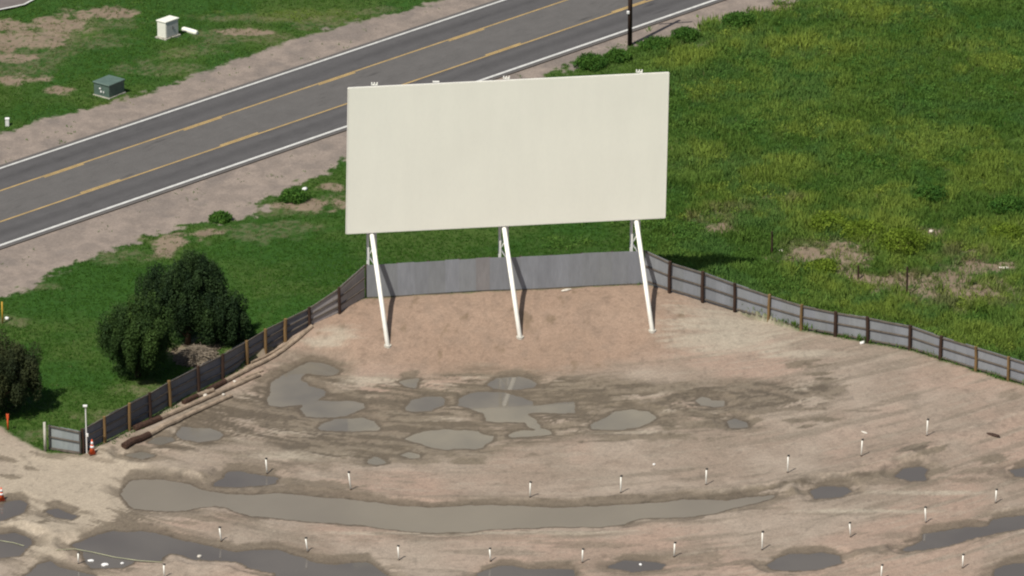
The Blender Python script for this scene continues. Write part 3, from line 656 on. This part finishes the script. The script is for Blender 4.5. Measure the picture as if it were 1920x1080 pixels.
juniper('widest dark green juniper, up behind the rounder one, with several lobes', 352, 646, 1.9, 1.8, 5.6, 5, 70,
        lobes=((.1, .3, 1.0, 1.0), (1.9, -.2, .8, .70), (-2.1, 1.3, .6, .80), (2.8, -.5, .5, .5), (.9, 1.0, .9, .98)), clo=(.008, .020, .007), chi=(.034, .062, .016))
juniper('dark brownish green juniper cut off by the left edge of the photo', -8, 772, 2.9, 2.4, 4.7, 9, 90, clo=(.016, .026, .010), chi=(.050, .058, .020))

def shrub(label, px, py, r0, hgt, seed, clo, chi, n=26, group='weedy shrubs in the field'):
    base = ground(px, py); t = thing('shrub', label, 'shrub', base, group); r = random.Random(seed); cs = []; rs = []
    for i in range(n):
        th = i*2.4; rr = math.sqrt((i+.5)/n); q = r.uniform(.2, .38)*r0/1.0
        cs.append((r0*rr*math.cos(th)*.8, r0*rr*math.sin(th)*.8, hgt*(.28+.5*(1-rr*rr)*r.uniform(.7, 1.1)))); rs.append((q, q, q*.8))
    V, F, cc = leaf_cloud(cs, rs, 110, .10, clo, chi, .8, seed, .4); V[:, 2] = np.maximum(V[:, 2], 0)
    np_mesh('foliage', V, F, M['blade'], cc).parent = t
    st = MB()
    for k in range(6):
        a = k*1.05; st.tube([(0, 0, -.05), (math.cos(a)*r0*.25, math.sin(a)*r0*.25, hgt*.35), (math.cos(a)*r0*.55, math.sin(a)*r0*.55, hgt*.6)], [.03, .02, .01], 5)
    st.build('stem', M['bark'], t); return t
YG = ((.10, .16, .014), (.19, .26, .03)); DG = ((.035, .10, .016), (.08, .165, .024))
for i, (lb, px, py, r0, hg, cc) in enumerate([
    ('largest yellow green bush, above the bare soil right of the middle field post', 1692, 468, 1.7, 1.5, YG),
    ('broad yellow green bush left of the bare soil, up from the short dark post', 1620, 442, 1.6, .9, YG),
    ('yellow green bush at the left end of the bright patch of weeds', 1555, 428, 1.5, .9, YG),
    ('low yellow green bush below the tallest thin post', 1540, 510, 1.2, .7, YG),
    ('yellow green bush over the right bare patch by the frame edge', 1885, 445, 1.3, .8, YG),
    ('dark green bush just above the largest yellow bush', 1745, 372, 1.3, .8, DG),
    ('dark green bush at the right edge, beyond the bare patches', 1888, 395, 1.3, .9, DG),
    ('dark green roadside bush left of the utility pole foot', 1108, 124, 1.2, .8, DG),
    ('dark green roadside bush just under the utility pole', 1158, 112, 1.0, .7, DG),
    ('dark green roadside bush right of the utility pole foot', 1228, 92, 1.2, .8, DG),
    ('dark green roadside bush below the end of the pole shadow', 1285, 72, 1.1, .7, DG),
    ('farthest dark green roadside bush, where the gravel meets the field', 1385, 46, 1.3, .8, DG),
    ('green bush on the gravel tongue left of the screen', 552, 374, 1.1, .55, DG),
    ('small green bush alone in the gravel, up from the junipers', 413, 412, .8, .4, DG)]):
    shrub(lb, px, py, r0, hg, 40+i, cc[0], cc[1], group='weedy shrubs in the field' if px > 1000 else 'weedy shrubs by the gravel')

# dead brush heap
base = ground(372, 672); r = np.random.RandomState(5); n = 1500
a = r.uniform(0, 2*np.pi, n); rr = np.sqrt(r.rand(n)); cx = rr*np.cos(a)*1.35; cy = rr*np.sin(a)*1.3
cz = r.rand(n)*.75*(1-rr*rr)+.03; th = r.uniform(0, 2*np.pi, n); ln = r.uniform(.15, .55, n)
d = np.stack([np.cos(th), np.sin(th), r.uniform(-.2, .35, n)], -1)*ln[:, None]; c0 = np.stack([cx, cy, cz], -1)
sd_ = np.cross(d, r.normal(0, 1, (n, 3))); sd_ /= np.linalg.norm(sd_, axis=1)[:, None]; sd_ *= .018
sd2 = np.cross(d, sd_); sd2 /= np.linalg.norm(sd2, axis=1)[:, None]; sd2 *= .018
p0, p1 = c0-d, c0+d
V = np.stack([p0-sd_-sd2, p0+sd_-sd2, p0+sd2, p1-sd_*.4-sd2*.4, p1+sd_*.4-sd2*.4, p1+sd2*.4], 1).reshape(-1, 3)
i6 = np.arange(n)[:, None]*6; F = np.concatenate([i6+np.array([[0, 1, 4, 3]]), i6+np.array([[1, 2, 5, 4]]), i6+np.array([[2, 0, 3, 5]])])
cc = np.repeat(np.array([[.26, .215, .16]])*r.uniform(.5, 1.25, (n, 1)), 6, 0)
o = np_mesh('brush_pile', V, F, M['twig'], cc); o.location = base
tag(o, 'heap of dry grey brown twigs between the junipers and the fence', 'brush pile')

# ------------------------------------------------------------------ fences
rnd = random.Random(4)
def corr_sheet(a, b, h0, h1, off, name='sheet', parent=None, base=None, tint=(.30, .305, .315), pw=.9, zlo=.06, special=None, amp=.0022):
    """corrugated metal between base points a and b (Vectors), heights h0, h1; off pushes it behind the posts"""
    d = (b-a); Lh = math.hypot(d.x, d.y); u = Vector((d.x, d.y, 0))/Lh; nrm = Vector((-u.y, u.x, 0))
    m = MB(); n = max(2, int(Lh/.05)); k = 0; cur = None; cc = tint; jag = 0
    vs = []; cs = []
    for i in range(n+1):
        t = i/n; s = t*Lh
        pi = int(s/pw)
        if pi != cur:
            cur = pi; f = rnd.uniform(.93, 1.05); cc = (tint[0]*f, tint[1]*f, tint[2]*f*rnd.uniform(.97, 1.02)); jag = rnd.uniform(-.035, .035)
            if special and rnd.random() < special: cc = (tint[0]*1.0, tint[1]*.92, tint[2]*.86)
        w_ = amp*math.sin(s/.1*math.pi)
        p = a+d*t+nrm*(off+w_); hh = h0+(h1-h0)*t+jag
        vs += [(p.x, p.y, p.z+zlo), (p.x, p.y, p.z+hh)]; cs += [cc, cc]
    fs = [(2*i, 2*i+2, 2*i+3, 2*i+1) for i in range(n)]
    m.v = vs; m.f = fs; m.c = cs
    # thickness
    n0 = len(vs); m.v += [(v[0]+nrm.x*.012, v[1]+nrm.y*.012, v[2]) for v in vs]; m.c += cs
    m.f += [(2*i+1+n0, 2*i+3+n0, 2*i+2+n0, 2*i+n0) for i in range(n)]
    m.f += [(2*i+1, 2*i+3, 2*i+3+n0, 2*i+1+n0) for i in range(n)]
    return m.build(name, M['sheet'], parent, base)
def fence(name, label, pts, heights, pale, off, tint, rails=(.97, .55, .12), post_w=.17, nrails=True, sheet_from=0, special=None, sunlit_tint=None, nfirst=0):
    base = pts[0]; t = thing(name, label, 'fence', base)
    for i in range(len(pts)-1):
        corr_sheet(pts[i], pts[i+1], heights[i], heights[i+1], off, 'metal_sheet', t, base, sunlit_tint if i < nfirst else tint, special=special)
    if nrails:
        for fr in rails:
            m = MB()
            for i in range(len(pts)-1):
                a, b_ = pts[i], pts[i+1]; u = (b_-a); u.z = 0; u.normalize(); nn = Vector((-u.y, u.x, 0))*(off*.5)
                m.beam(a+nn+Vector((0, 0, heights[i]*fr)), b_+nn+Vector((0, 0, heights[i+1]*fr)), .045, .09)
            m.build('rail', M['rail'], t, base)
    for i, p in enumerate(pts):
        if i in pale[1]: continue
        m = MB(); hh = heights[i]+.10; ww = post_w*rnd.uniform(.9, 1.15)
        m.tube([p+Vector((0, 0, -.2)), p+Vector((rnd.uniform(-.02, .02), 0, hh*.5)), p+Vector((rnd.uniform(-.04, .04), 0, hh))], [ww*.62, ww*.6, ww*.56], 8)
        m.build('post', M['post_pale'] if i in pale[0] else M['post_dark'], t, base)
    return t
cornerA = Vector((FA[0], FA[1], H(FA[0], FA[1]))); cornerB = Vector((FB[0], FB[1], H(FB[0], FB[1])))
# back fence: flat sheets on the yard side hide their posts
bt = thing('metal_fence', 'straight grey sheet metal fence directly below the white screen', 'fence', cornerA)
nb = 9; pts = [cornerA.lerp(cornerB, i/nb) for i in range(nb+1)]
for p in pts: p.z = H(p.x, p.y)
hA = hpx(cornerA, 497); hB = hpx(cornerB, 470)
for i in range(nb):
    corr_sheet(pts[i], pts[i+1], hA+(hB-hA)*i/nb, hA+(hB-hA)*(i+1)/nb, 0, 'metal_sheet', bt, cornerA, (.215, .222, .232), special=.0 if i != 3 else .5, amp=.0012, pw=1.1, zlo=.08)
for i, p in enumerate(pts):
    m = MB(); q = p+Vector((0, .25, 0)); m.tube([q+Vector((0, 0, -.2)), q+Vector((0, 0, (hA+(hB-hA)*i/nb)-.08))], .09, 8); m.build('post', M['post_dark'], bt, cornerA)
for fr in (.25, .9):
    m = MB(); m.beam(pts[0]+Vector((0, .1, hA*fr)), pts[-1]+Vector((0, .1, hB*fr)), .05, .1); m.build('rail', M['rail'], bt, cornerA)
kb = MB(); kb.beam(pts[0]+Vector((.05, .02, .03)), pts[-1]+Vector((-.05, .02, .03)), .05, .12); kb.build('kick_board', M['rail'], bt, cornerA)
rp_ = [cornerB+Vector((.08, -.02, 0))]; rh = [hB]
for px_, t_, b_ in right_posts:
    p = ground(px_, b_); rp_.append(p); rh.append(hpx(p, t_)-.06)
ext = rp_[-1]+(rp_[-1]-rp_[-2])*4; ext.z = H(ext.x, ext.y); rp_.append(ext); rh.append(rh[-1])
fence('metal_fence', 'long light grey metal fence with wooden posts running down to the right edge', rp_, rh, ({4, 5, 10, 11}, {0}), .11, (.205, .212, .222))
lp_ = [cornerA+Vector((-.06, -.03, 0))]; lh = [hA]
for px_, t_, b_ in left_posts:
    p = ground(px_, b_); lp_.append(p); lh.append(hpx(p, t_)-.06)
fence('metal_fence', 'dark shaded metal fence with wooden posts stepping down left past the junipers', lp_, lh, ({3, 4, 5, 8, 10, 11}, {0}), -.11, (.115, .12, .135), rails=(.97, .62, .3), sunlit_tint=(.30, .275, .26), nfirst=2)  # shade painted into the sheet tint; bays by the corner tinted lighter as sunlit
# gate leaf at the end of the left fence
ge = ground(156, 851)+Vector((-.15, -.15, 0)); gs = ground(91, 844); gh0 = hpx(gs, 797); gh1 = hpx(ge, 810)
gt = thing('gate', 'short grey metal gate panel facing the yard at the left fence end', 'gate', ge)
corr_sheet(gs, ge, gh0, gh1, .06, 'metal_sheet', gt, ge, (.23, .25, .245), pw=.45)
for fr in (.97, .55, .08):
    m = MB(); m.beam(gs+Vector((0, 0, gh0*fr)), ge+Vector((0, 0, gh1*fr)), .06, .07 if fr > .1 else .14); m.build('rail', M['rail'], gt, ge)
m = MB(); m.tube([ge+Vector((0, 0, -.1)), ge+Vector((0, 0, gh1+.05))], .07, 10); m.build('gate_frame', M['dark_steel'], gt, ge)
g0 = ground(85, 846); m = MB(); m.tube([g0+Vector((0, 0, -.2)), g0+Vector((0, 0, hpx(g0, 792)))], [.09, .08], 10)
o = m.build('gate_post', M['concrete'], None, g0, smooth=True); o.location = g0; tag(o, 'thick pale round post at the free end of the gate', 'post')
m = MB(); q = gs+Vector((.12, -.08, 0)); m.tube([q+Vector((0, 0, -.1)), q+Vector((0, 0, gh0+.05))], .05, 8); m.build('gate_frame', M['dark_steel'], gt, ge)
# thin lamp pole at the gate
lpz = ground(155, 849)+Vector((.28, -.3, 0)); t = thing('lamp_pole', 'thin grey pole with small pale head above the gate corner', 'lamp pole', lpz); hl = hpx(lpz, 762)
MB().tube([(0, 0, -.1), (0, 0, hl)], [.045, .035], 8).build('pole', M['truss'], t)
hm = MB(); hm.box((-.02, -.04, hl+.05), (.26, .16, .11)); hm.build('lamp_head', M['plastic'], t, bevel=.02)
MB().box((.06, -.07, hl*.42), (.14, .1, .2)).build('switch_box', M['plastic'], t, bevel=.01)

# ------------------------------------------------------------------ the screen
HB = 6.25
T = [G(697, 437, HB), G(945, 424, HB), G(1193, 411, HB)]
Fg = [ground(727, 648), ground(975, 632), ground(1223, 620)]
u = Vector(T[2]-T[0]); u.z = 0; u.normalize(); nf = Vector((u.y, -u.x, 0))       # nf faces the yard
tilt = R(5.0); up = Vector((nf.x*math.sin(tilt), nf.y*math.sin(tilt), math.cos(tilt)))
nrm = u.cross(up); 
if nrm.dot(nf) < 0: nrm = -nrm
P0 = Vector(T[1])+nf*.12
cor = [Vector(onplane(px_, py_, P0, np.array(nrm))) for px_, py_ in ((649, 438), (1247, 408), (1254, 137), (653, 166))]
base = Vector((Fg[1].x, Fg[1].y, Fg[1].z)); base = Vector((T[1][0], T[1][1], H(T[1][0], T[1][1])))
sc = thing('movie_screen', 'huge blank cream drive-in screen raised on three white legs', 'movie screen', base)
# board with vertical seams: sheets side by side on one slab
m = MB(); NS = 22
NS = 1
for i in range(NS):
    a0, a1 = i/NS, (i+1)/NS
    q = [cor[0].lerp(cor[1], a0), cor[0].lerp(cor[1], a1), cor[3].lerp(cor[2], a1), cor[3].lerp(cor[2], a0)]
    bk = [p-nrm*.10 for p in q]; 
    m.add(q+bk, [(0, 1, 2, 3), (7, 6, 5, 4), (0, 4, 5, 1), (1, 5, 6, 2), (2, 6, 7, 3), (3, 7, 4, 0)])
m.build('screen_board', M['screen'], sc, base)
for i in range(4):
    a, b_ = cor[i], cor[(i+1) % 4]; m = MB(); m.beam(a-nrm*.04, b_-nrm*.04, .07, .10); m.build('edge_trim', M['white'], sc, base)
# steel back frame
m = MB()
for k in range(8):
    f = (k+.5)/8; a = cor[0].lerp(cor[3], f)-nrm*.24; b_ = cor[1].lerp(cor[2], f)-nrm*.24; m.beam(a, b_, .1, .22)
m.build('back_frame', M['truss'], sc, base)
Hs = (cor[3]-cor[0]).length
colx = [(690, 703), (937, 951), (1184, 1198)]
for i in range(3):
    top_mid = Vector(T[i])
    # lattice column behind the board
    xm = sum(colx[i])/2; c0 = Vector(onplane(xm, 437-13*i, P0-nf*.85, np.array(nf)))
    gz = H(c0.x, c0.y); m = MB()
    topz = Hs*math.cos(tilt)+HB
    def cp(s, k, z):       # chord position, following the tilt above the board's lower edge
        lean = max(0, z-HB)*math.tan(tilt)
        return Vector((c0.x, c0.y, 0))+u*s*.24+nf*(k*.25+lean)+Vector((0, 0, z))
    for s in (-1, 1):
        for k in (-1, 1):
            m.beam(cp(s, k, gz-.1), cp(s, k, HB), .12); m.beam(cp(s, k, HB), cp(s, k, topz-.35), .09)
    zz = gz+.3; j = 0
    while zz < topz-.9:
        sgn = 1 if j % 2 else -1
        for k in (-1, 1): m.beam(cp(-sgn, k, zz), cp(sgn, k, zz+.8), .06)
        for s in (-1, 1): m.beam(cp(s, -sgn, zz), cp(s, sgn, zz+.8), .06)
        zz += .8; j += 1
    m.build('truss_column', M['truss'], sc, base)
    # inclined pipe leg
    foot = Fg[i]; d = (top_mid-Vector(foot)); m = MB()
    endp = top_mid-nf*.05
    m.tube([foot-d*.03, foot.lerp(endp, .5), endp+d*.06-nf*.1], [.148, .148, .148], 16)
    m.build('leg', M['white'], sc, base, smooth=True)
    m = MB(); m.tube([foot+Vector((0, 0, -.2)), foot+Vector((0, 0, .05))], [.26, .24], 14); m.build('footing', M['concrete'], sc, base)
# small brackets on the top edge
for px_ in (703, 818, 950, 1200):
    f = (px_-653)/(1254-653); p = cor[3].lerp(cor[2], f)-nrm*.35; m = MB()
    if px_ != 818:
        for k in (-1, 0, 1): m.box((p.x+k*.17, p.y, p.z+.06), (.07, .14, .15), 0)
    m.box((p.x, p.y, p.z+.0), (.42, .12, .06)); m.build('top_bracket', M['white'], sc, base)

# ------------------------------------------------------------------ speaker posts
rows = [('the row nearest the screen', [(501, 888, 858, -2), (658, 918, 882, -4), (994, 932, 902, 0), (1164, 924, 891, 0), (1324, 909, 878, 0), (1477, 886, 853, 0), (1615, 855, 823, 0), (1738, 817, 785, 0)]),
        ('the middle row', [(415, 1015, 987, -4), (577, 1035, 1007, -4), (748, 1050, 1022, -2), (920, 1052, 1027, -2), (1092, 1055, 1028, 0), (1264, 1044, 1016, 0), (1429, 1031, 996, 0), (1595, 1007, 978, -3), (1736, 980, 950, -2), (1867, 943, 917, 0)]),
        ('the row nearest the camera', [(147, 1057, 1035, 0), (308, 1083, 1057, 0), (1652, 1087, 1058, 0), (1805, 1065, 1039, 0)])]
OR = ['first', 'second', 'third', 'fourth', 'fifth', 'sixth', 'seventh', 'eighth', 'ninth', 'tenth']
proto = thing('speaker_post', 'x', 'post', (0, 0, 0), 'white speaker posts in the yard')
m = MB(); m.tube([(0, 0, -.15), (0, 0, .5), (0, 0, .98)], [.043, .042, .040], 10); m.build('pipe', M['white'], proto, smooth=True)
m = MB(); m.tube([(0, 0, .98), (0, 0, 1.08)], [.035, .05], 8); m.box((.07, 0, 1.02), (.08, .06, .1)); m.build('speaker_bracket', M['dark_steel'], proto)
m = MB(); m.tube([(0, 0, -.05), (0, 0, .05)], [.08, .06], 10); m.build('base_collar', M['post_dark'], proto)
first = True
for rn_, lst in rows:
    for i, (px_, yb, yt, dx) in enumerate(lst):
        o = proto if first else copy_tree(proto); first = False
        p = ground(px_, yb); o.location = p; h = hpx(p, yt); o.scale = (1, 1, h/1.08)
        o.rotation_euler = (rnd.uniform(-.03, .03), dx/30.0+rnd.uniform(-.02, .02), rnd.uniform(0, .8))
        o['label'] = 'white upright speaker post, %s from the left in %s' % (OR[i], rn_)

# ------------------------------------------------------------------ poles lying along the left fence
def log(label, p, q, r0, r1, butt, bend=.1):
    a = ground(*p); b_ = ground(*q); a = a+Vector((0, 0, r0*.7)); b_ = b_+Vector((0, 0, r1*.7)); d = b_-a; side = Vector((-d.y, d.x, 0)).normalized()
    r0 *= 1.0; r1 *= 1.1; t = thing('timber_pole', label, 'timber pole', a, 'old timber poles lying by the left fence'); n = 12
    f = lambda s: Vector((d.x*s, d.y*s, 0))+side*bend*math.sin(s*math.pi)+Vector((0, 0, H(a.x+d.x*s, a.y+d.y*s)+r0*.75+(r1-r0)*s*.75-a.z))
    if butt > 0:
        m = MB(); ss_ = [butt*i/3 for i in range(4)]; m.tube([f(s) for s in ss_], [r0*1.15, r0*1.2, r0*1.12, r0*1.08], 10); m.build('butt_end', M['pole_dark'], t)
    m = MB(); ss_ = [butt*.98+(1-butt*.98)*i/n for i in range(n+1)]
    m.tube([f(s) for s in ss_], [r0+(r1-r0)*s+.012*math.sin(s*40) for s in ss_], 9); m.build('shaft', M['pole_pale'], t)
log('old pole with a thick dark end, lowest and leftmost of the row', (232, 841), (434, 744), .20, .11, .24, .1)
log('old pole with dark lower end, second up from the puddle side', (252, 807), (486, 705), .18, .12, .2, -.08)
log('short dark old pole lying tight against the fence foot', (344, 758), (400, 734), .15, .13, .5)
log('long pale pole running up the slope beside the fence', (392, 734), (585, 614), .17, .12, .16, .15)
log('thin pale pole beside the arc shaped puddle', (432, 727), (492, 696), .10, .08, .0)
log('thin pale rail on the bank just below the fence', (470, 682), (560, 632), .09, .07, .0)

# ------------------------------------------------------------------ cones and markers
def cone(label, px, yb, yt):
    p = ground(px, yb); h = hpx(p, yt); t = thing('traffic_cone', label, 'traffic cone', p, 'orange traffic cones', R(20))
    MB().box((0, 0, .025), (.42, .42, .05)).build('base', M['rubber'], t, bevel=.008)
    def seg(z0, z1, mm, nm, pr=0.0):
        rr = lambda z: .17*(1-z/h)+.03; m = MB(); m.tube([(0, 0, z0), (0, 0, z1)], [rr(z0)+pr, rr(z1)+pr], 18); m.build(nm, mm, t, smooth=True)
    seg(.05, h, M['orange'], 'body'); seg(h*.44, h*.58, M['reflect'], 'band', .004); seg(h*.68, h*.86, M['reflect'], 'band', .004)
cone('orange and white traffic cone standing beside the gate', 173, 851, 824)
cone('orange and white traffic cone at the left edge of the yard', 3, 938, 914)
def marker(label, px, yb, yt, mm, cap=True):
    p = ground(px, yb); h = hpx(p, yt); t = thing('marker_post', label, 'marker post', p)
    MB().tube([(0, 0, -.1), (0, 0, h)], .05, 8).build('post', mm, t, smooth=True)
    if cap: MB().box((0, 0, h-.14), (.16, .1, .28)).build('marker_head', mm, t, bevel=.01)
marker('short orange marker post under the leftmost juniper', 15, 806, 776, M['orange'])
marker('yellow marker post at the left edge above the lawn', 5, 606, 566, M['yellow'], False)
def fpost(label, px, yb, yt, r_, name='field_post'):
    p = ground(px, yb); h = hpx(p, yt); m = MB(); m.tube([(0, 0, -.2), (.01, 0, h*.5), (-.01, 0, h)], [r_, r_*.95, r_*.85], 7)
    o = m.build(name, M['post_dark']); o.location = p; tag(o, label, 'post', 'thin dark posts in the field')
fpost('thin dark post standing left of the bare soil patch', 1447, 476, 434, .07)
fpost('shortest dark post, between the two bare soil patches', 1609, 524, 498, .07)
fpost('tallest thin dark post, beside the largest yellow bush', 1700, 553, 500, .07)
# low wooden kerb of the gravel: utility pole with cross arm
p = ground(1181, 85); t = thing('utility_pole', 'tall dark brown wooden utility pole beside the road', 'utility pole', p)
MB().tube([(0, 0, -.3), (0, 0, 4), (0, 0, 9.6)], [.17, .155, .12], 14).build('pole', M['post_dark'], t, smooth=True)
MB().box((0, -.14, 8.9), (2.4, .1, .13), R(10)).build('cross_arm', M['post_dark'], t)
for k in (-1.05, -.4, .4, 1.05):
    MB().tube([(k*math.cos(R(10)), -.14+k*math.sin(R(10)), 8.96), (k*math.cos(R(10)), -.14+k*math.sin(R(10)), 9.15)], [.05, .035], 8).build('insulator', M['plastic'], t)
MB().box((-.14, -.14, 2.55), (.2, .16, .22)).build('meter_box', M['plastic'], t, bevel=.03)
# ------------------------------------------------------------------ utility boxes north of the road
def ground_box(px, py): return ground(px, py)
rz = R(-9)
pA, pB_, pC = ground(205, 187), ground(175, 178), ground(235, 175)
e1 = Vector((pB_.x-pA.x, pB_.y-pA.y, 0)); e2 = Vector((pC.x-pA.x, pC.y-pA.y, 0))
def obox(o0, a, b_, z0, z1, m, inset=0.0):
    au, bu = a.normalized(), b_.normalized(); o0 = o0+au*inset+bu*inset; a = a-au*2*inset; b_ = b_-bu*2*inset
    vs = [o0+Vector((0, 0, z0)), o0+a+Vector((0, 0, z0)), o0+a+b_+Vector((0, 0, z0)), o0+b_+Vector((0, 0, z0))]; vs += [v+Vector((0, 0, z1-z0)) for v in vs]
    return m.add(vs, [(3, 2, 1, 0), (4, 5, 6, 7), (0, 1, 5, 4), (1, 2, 6, 5), (2, 3, 7, 6), (3, 0, 4, 7)])
hT = hpx(pA, 160)
t = thing('transformer_box', 'green ground transformer box beside the gravel shoulder', 'transformer', pA); zero = Vector((0, 0, 0))
obox(zero, e1, e2, -.05, .10, MB(), -.03).build('pad', M['concrete'], t)
obox(zero, e1, e2, .10, hT-.12, MB(), .03).build('body', M['green_box'], t, bevel=.02)
obox(zero, e1, e2, hT-.115, hT, MB(), -.03).build('lid', M['green_box'], t, bevel=.03)
for s, zz, ww, hh in ((.56, .62, .15, .10), (.50, .42, .12, .14), (.34, .42, .08, .13)):
    c = e1*s; dirn = e1.normalized(); out = -e2.normalized()*.012; m = MB(); m.beam(c+out+dirn*ww*.5+Vector((0, 0, hT*zz)), c+out-dirn*ww*.5+Vector((0, 0, hT*zz)), .02, hh)
    # stand it just proud of the door
    m.v = [tuple(Vector(v)) for v in m.v]; m.build('warning_label', M['plastic'], t)
m = MB(); c = e1*.5-e2.normalized()*(-.024); m.beam(c+Vector((0, 0, .15)), c+Vector((0, 0, hT-.2)), .02, .015); m.build('door_seam', M['dark_steel'], t)
# white cabinet
pA, pB_, pC = ground(311, 75), ground(295, 71), ground(335, 68)
e1 = Vector((pB_.x-pA.x, pB_.y-pA.y, 0)); e2 = Vector((pC.x-pA.x, pC.y-pA.y, 0)); hT = hpx(pA, 42)
t = thing('utility_cabinet', 'tall white utility cabinet with grey door on a concrete pad', 'cabinet', pA)
obox(zero, e1, e2, -.1, .10, MB(), -.10).build('pad', M['concrete'], t)
obox(zero, e1, e2, .12, hT-.06, MB(), 0).build('body', M['cabinet'], t, bevel=.02)
obox(zero, e1, e2, hT-.055, hT+.03, MB(), -.05).build('roof', M['cabinet'], t, bevel=.02)
out = -e1.normalized()
a = e2*.06+out*.012; b_ = e2*.94+out*.012; m = MB(); m.beam(a+Vector((0, 0, hT*.52)), b_+Vector((0, 0, hT*.52)), .02, hT*.80); dr = m.build('door', M['cabinet_door'], t)
m = MB(); c = e2*.52+out*.05; m.beam(c+Vector((0, 0, hT*.50)), c+Vector((0, 0, hT*.66)), .05, .04); m.build('handle', M['dark_steel'], dr)
# white trough lying next to it
a = ground(342, 57); b_ = ground(370, 65); m = MB(); d = b_-a
m.tube([a+Vector((0, 0, .12))+d*s-a for s in (0, .08, .5, .92, 1)], [.12, .19, .2, .19, .12], 10); o = m.build('plastic_pipe', M['cabinet'], None, None, smooth=True); o.location = a
tag(o, 'short fat white pipe lying on the grass right of the cabinet', 'pipe')
# little pedestal by the left edge
p = ground(14, 236); h = hpx(p, 222); t = thing('cable_pedestal', 'small pale grey cable pedestal on the grass at the left edge', 'pedestal', p)
MB().box((0, 0, h*.45), (.26, .22, h*.95)).build('body', M['truss'], t, bevel=.02); MB().box((0, 0, h*.96), (.3, .26, .1)).build('cap', M['plastic'], t, bevel=.02)

# ------------------------------------------------------------------ litter, rocks, tape
def scrap(name, label, cat, px, py, w_, d_, h_, mm, rz_=0, seed=0):
    p = ground(px, py); p.z = max(p.z, ZW); r = random.Random(seed); bm = bmesh.new(); bmesh.ops.create_icosphere(bm, subdivisions=2, radius=.5)
    for v in bm.verts: v.co = Vector((v.co.x*w_, v.co.y*d_, v.co.z*h_))*(1+r.uniform(-.16, .16)); v.co.z = max(v.co.z+h_*.3, -.02)
    me = bpy.data.meshes.new(name); bm.to_mesh(me); bm.free(); me.materials.append(mm); o = bpy.data.objects.new(name, me); C.objects.link(o)
    o.location = p; o.rotation_euler = (0, 0, rz_); tag(o, label, cat)
S = [('plastic_bag', 'leftmost white scrap in the puddle below the barrier tape', 'bag', 170, 1053, .36, .26, .14, 'plastic'),
     ('plastic_bag', 'larger white scrap on the mud right below the tape', 'bag', 196, 1061, .44, .34, .14, 'plastic'),
     ('plastic_bag', 'smallest white scrap, at the right end of the tape puddle', 'bag', 229, 1058, .22, .2, .1, 'plastic'),
     ('rock', 'pale rock standing in the long puddle at the bottom left', 'rock', 374, 1046, .26, .26, .2, 'rock'),
     ('rock', 'white rock alone on the dirt between the third and fourth right posts', 'rock', 1226, 872, .17, .17, .14, 'plastic'),
     ('plastic_bag', 'white scrap caught at the foot of the right fence', 'bag', 1617, 643, .5, .28, .14, 'plastic'),
     ('plastic_bag', 'white scrap on the green tongue left of the screen', 'bag', 571, 357, .5, .35, .25, 'plastic'),
     ('rock', 'pale rock between the poles and the left fence', 'rock', 385, 743, .4, .3, .2, 'rock'),
     ('rock', 'small pale rock beside the pole nearest the arc puddle', 'rock', 419, 741, .2, .2, .16, 'rock'),
     ('rock', 'small pale rock at the end of the dark short pole', 'rock', 440, 717, .3, .22, .18, 'rock'),
     ('plastic_bag', 'white scrap beside the yellow marker post', 'bag', 13, 598, .35, .25, .16, 'plastic'),
     ('rock', 'white speck of rock in the puddle at the bottom centre', 'rock', 1201, 1061, .22, .16, .12, 'plastic'),
     ('rock', 'pale flat stone on the dirt above the seventh front post', 'rock', 1620, 811, .5, .2, .08, 'rock'),
     ('rock', 'dark flat stone near the right edge of the yard', 'rock', 1862, 816, 1.0, .35, .12, 'post_dark'),
     ('rock', 'pale stone half buried in the field near the top of the bare patch', 'rock', 1746, 435, .3, .25, .2, 'rock'),
     ('rock', 'pale slab in the weeds at the far right', 'rock', 1882, 503, .7, .3, .15, 'rock'),
     ('rock', 'pale stone in the weeds just left of the largest yellow bush', 'rock', 1654, 466, .3, .25, .25, 'rock'),
     ('rock', 'pale stone at the foot of the thin left field post', 'rock', 1466, 470, .45, .3, .12, 'rock'),
     ('rock', 'pale block lying against the foot of the back fence', 'rock', 1062, 545, .7, .2, .16, 'rock')]
for i, s in enumerate(S): scrap(*s[:8], M[s[8]], .2*i, i)
def tape(label, pts):
    m = MB(); P_ = [ground(*q) for q in pts]; P_ = [Vector((p.x, p.y, max(p.z, ZW)+.07)) for p in P_]; b0 = P_[0]
    for a, b_ in zip(P_, P_[1:]): m.beam(a, b_, .05, .012)
    o = m.build('barrier_tape', M['tape'], None, b0); o.location = b0; tag(o, label, 'tape')
tape('yellow barrier tape drooping over the bottom left puddle', [(105, 1033), (140, 1031), (175, 1038), (215, 1047), (260, 1053), (305, 1056)])
tape('yellow barrier tape across the puddle at the left edge', [(-60, 1012), (0, 1018), (25, 1022), (45, 1026)])
print('verts', sum(len(o.data.vertices) for o in C.objects if o.type == 'MESH'))
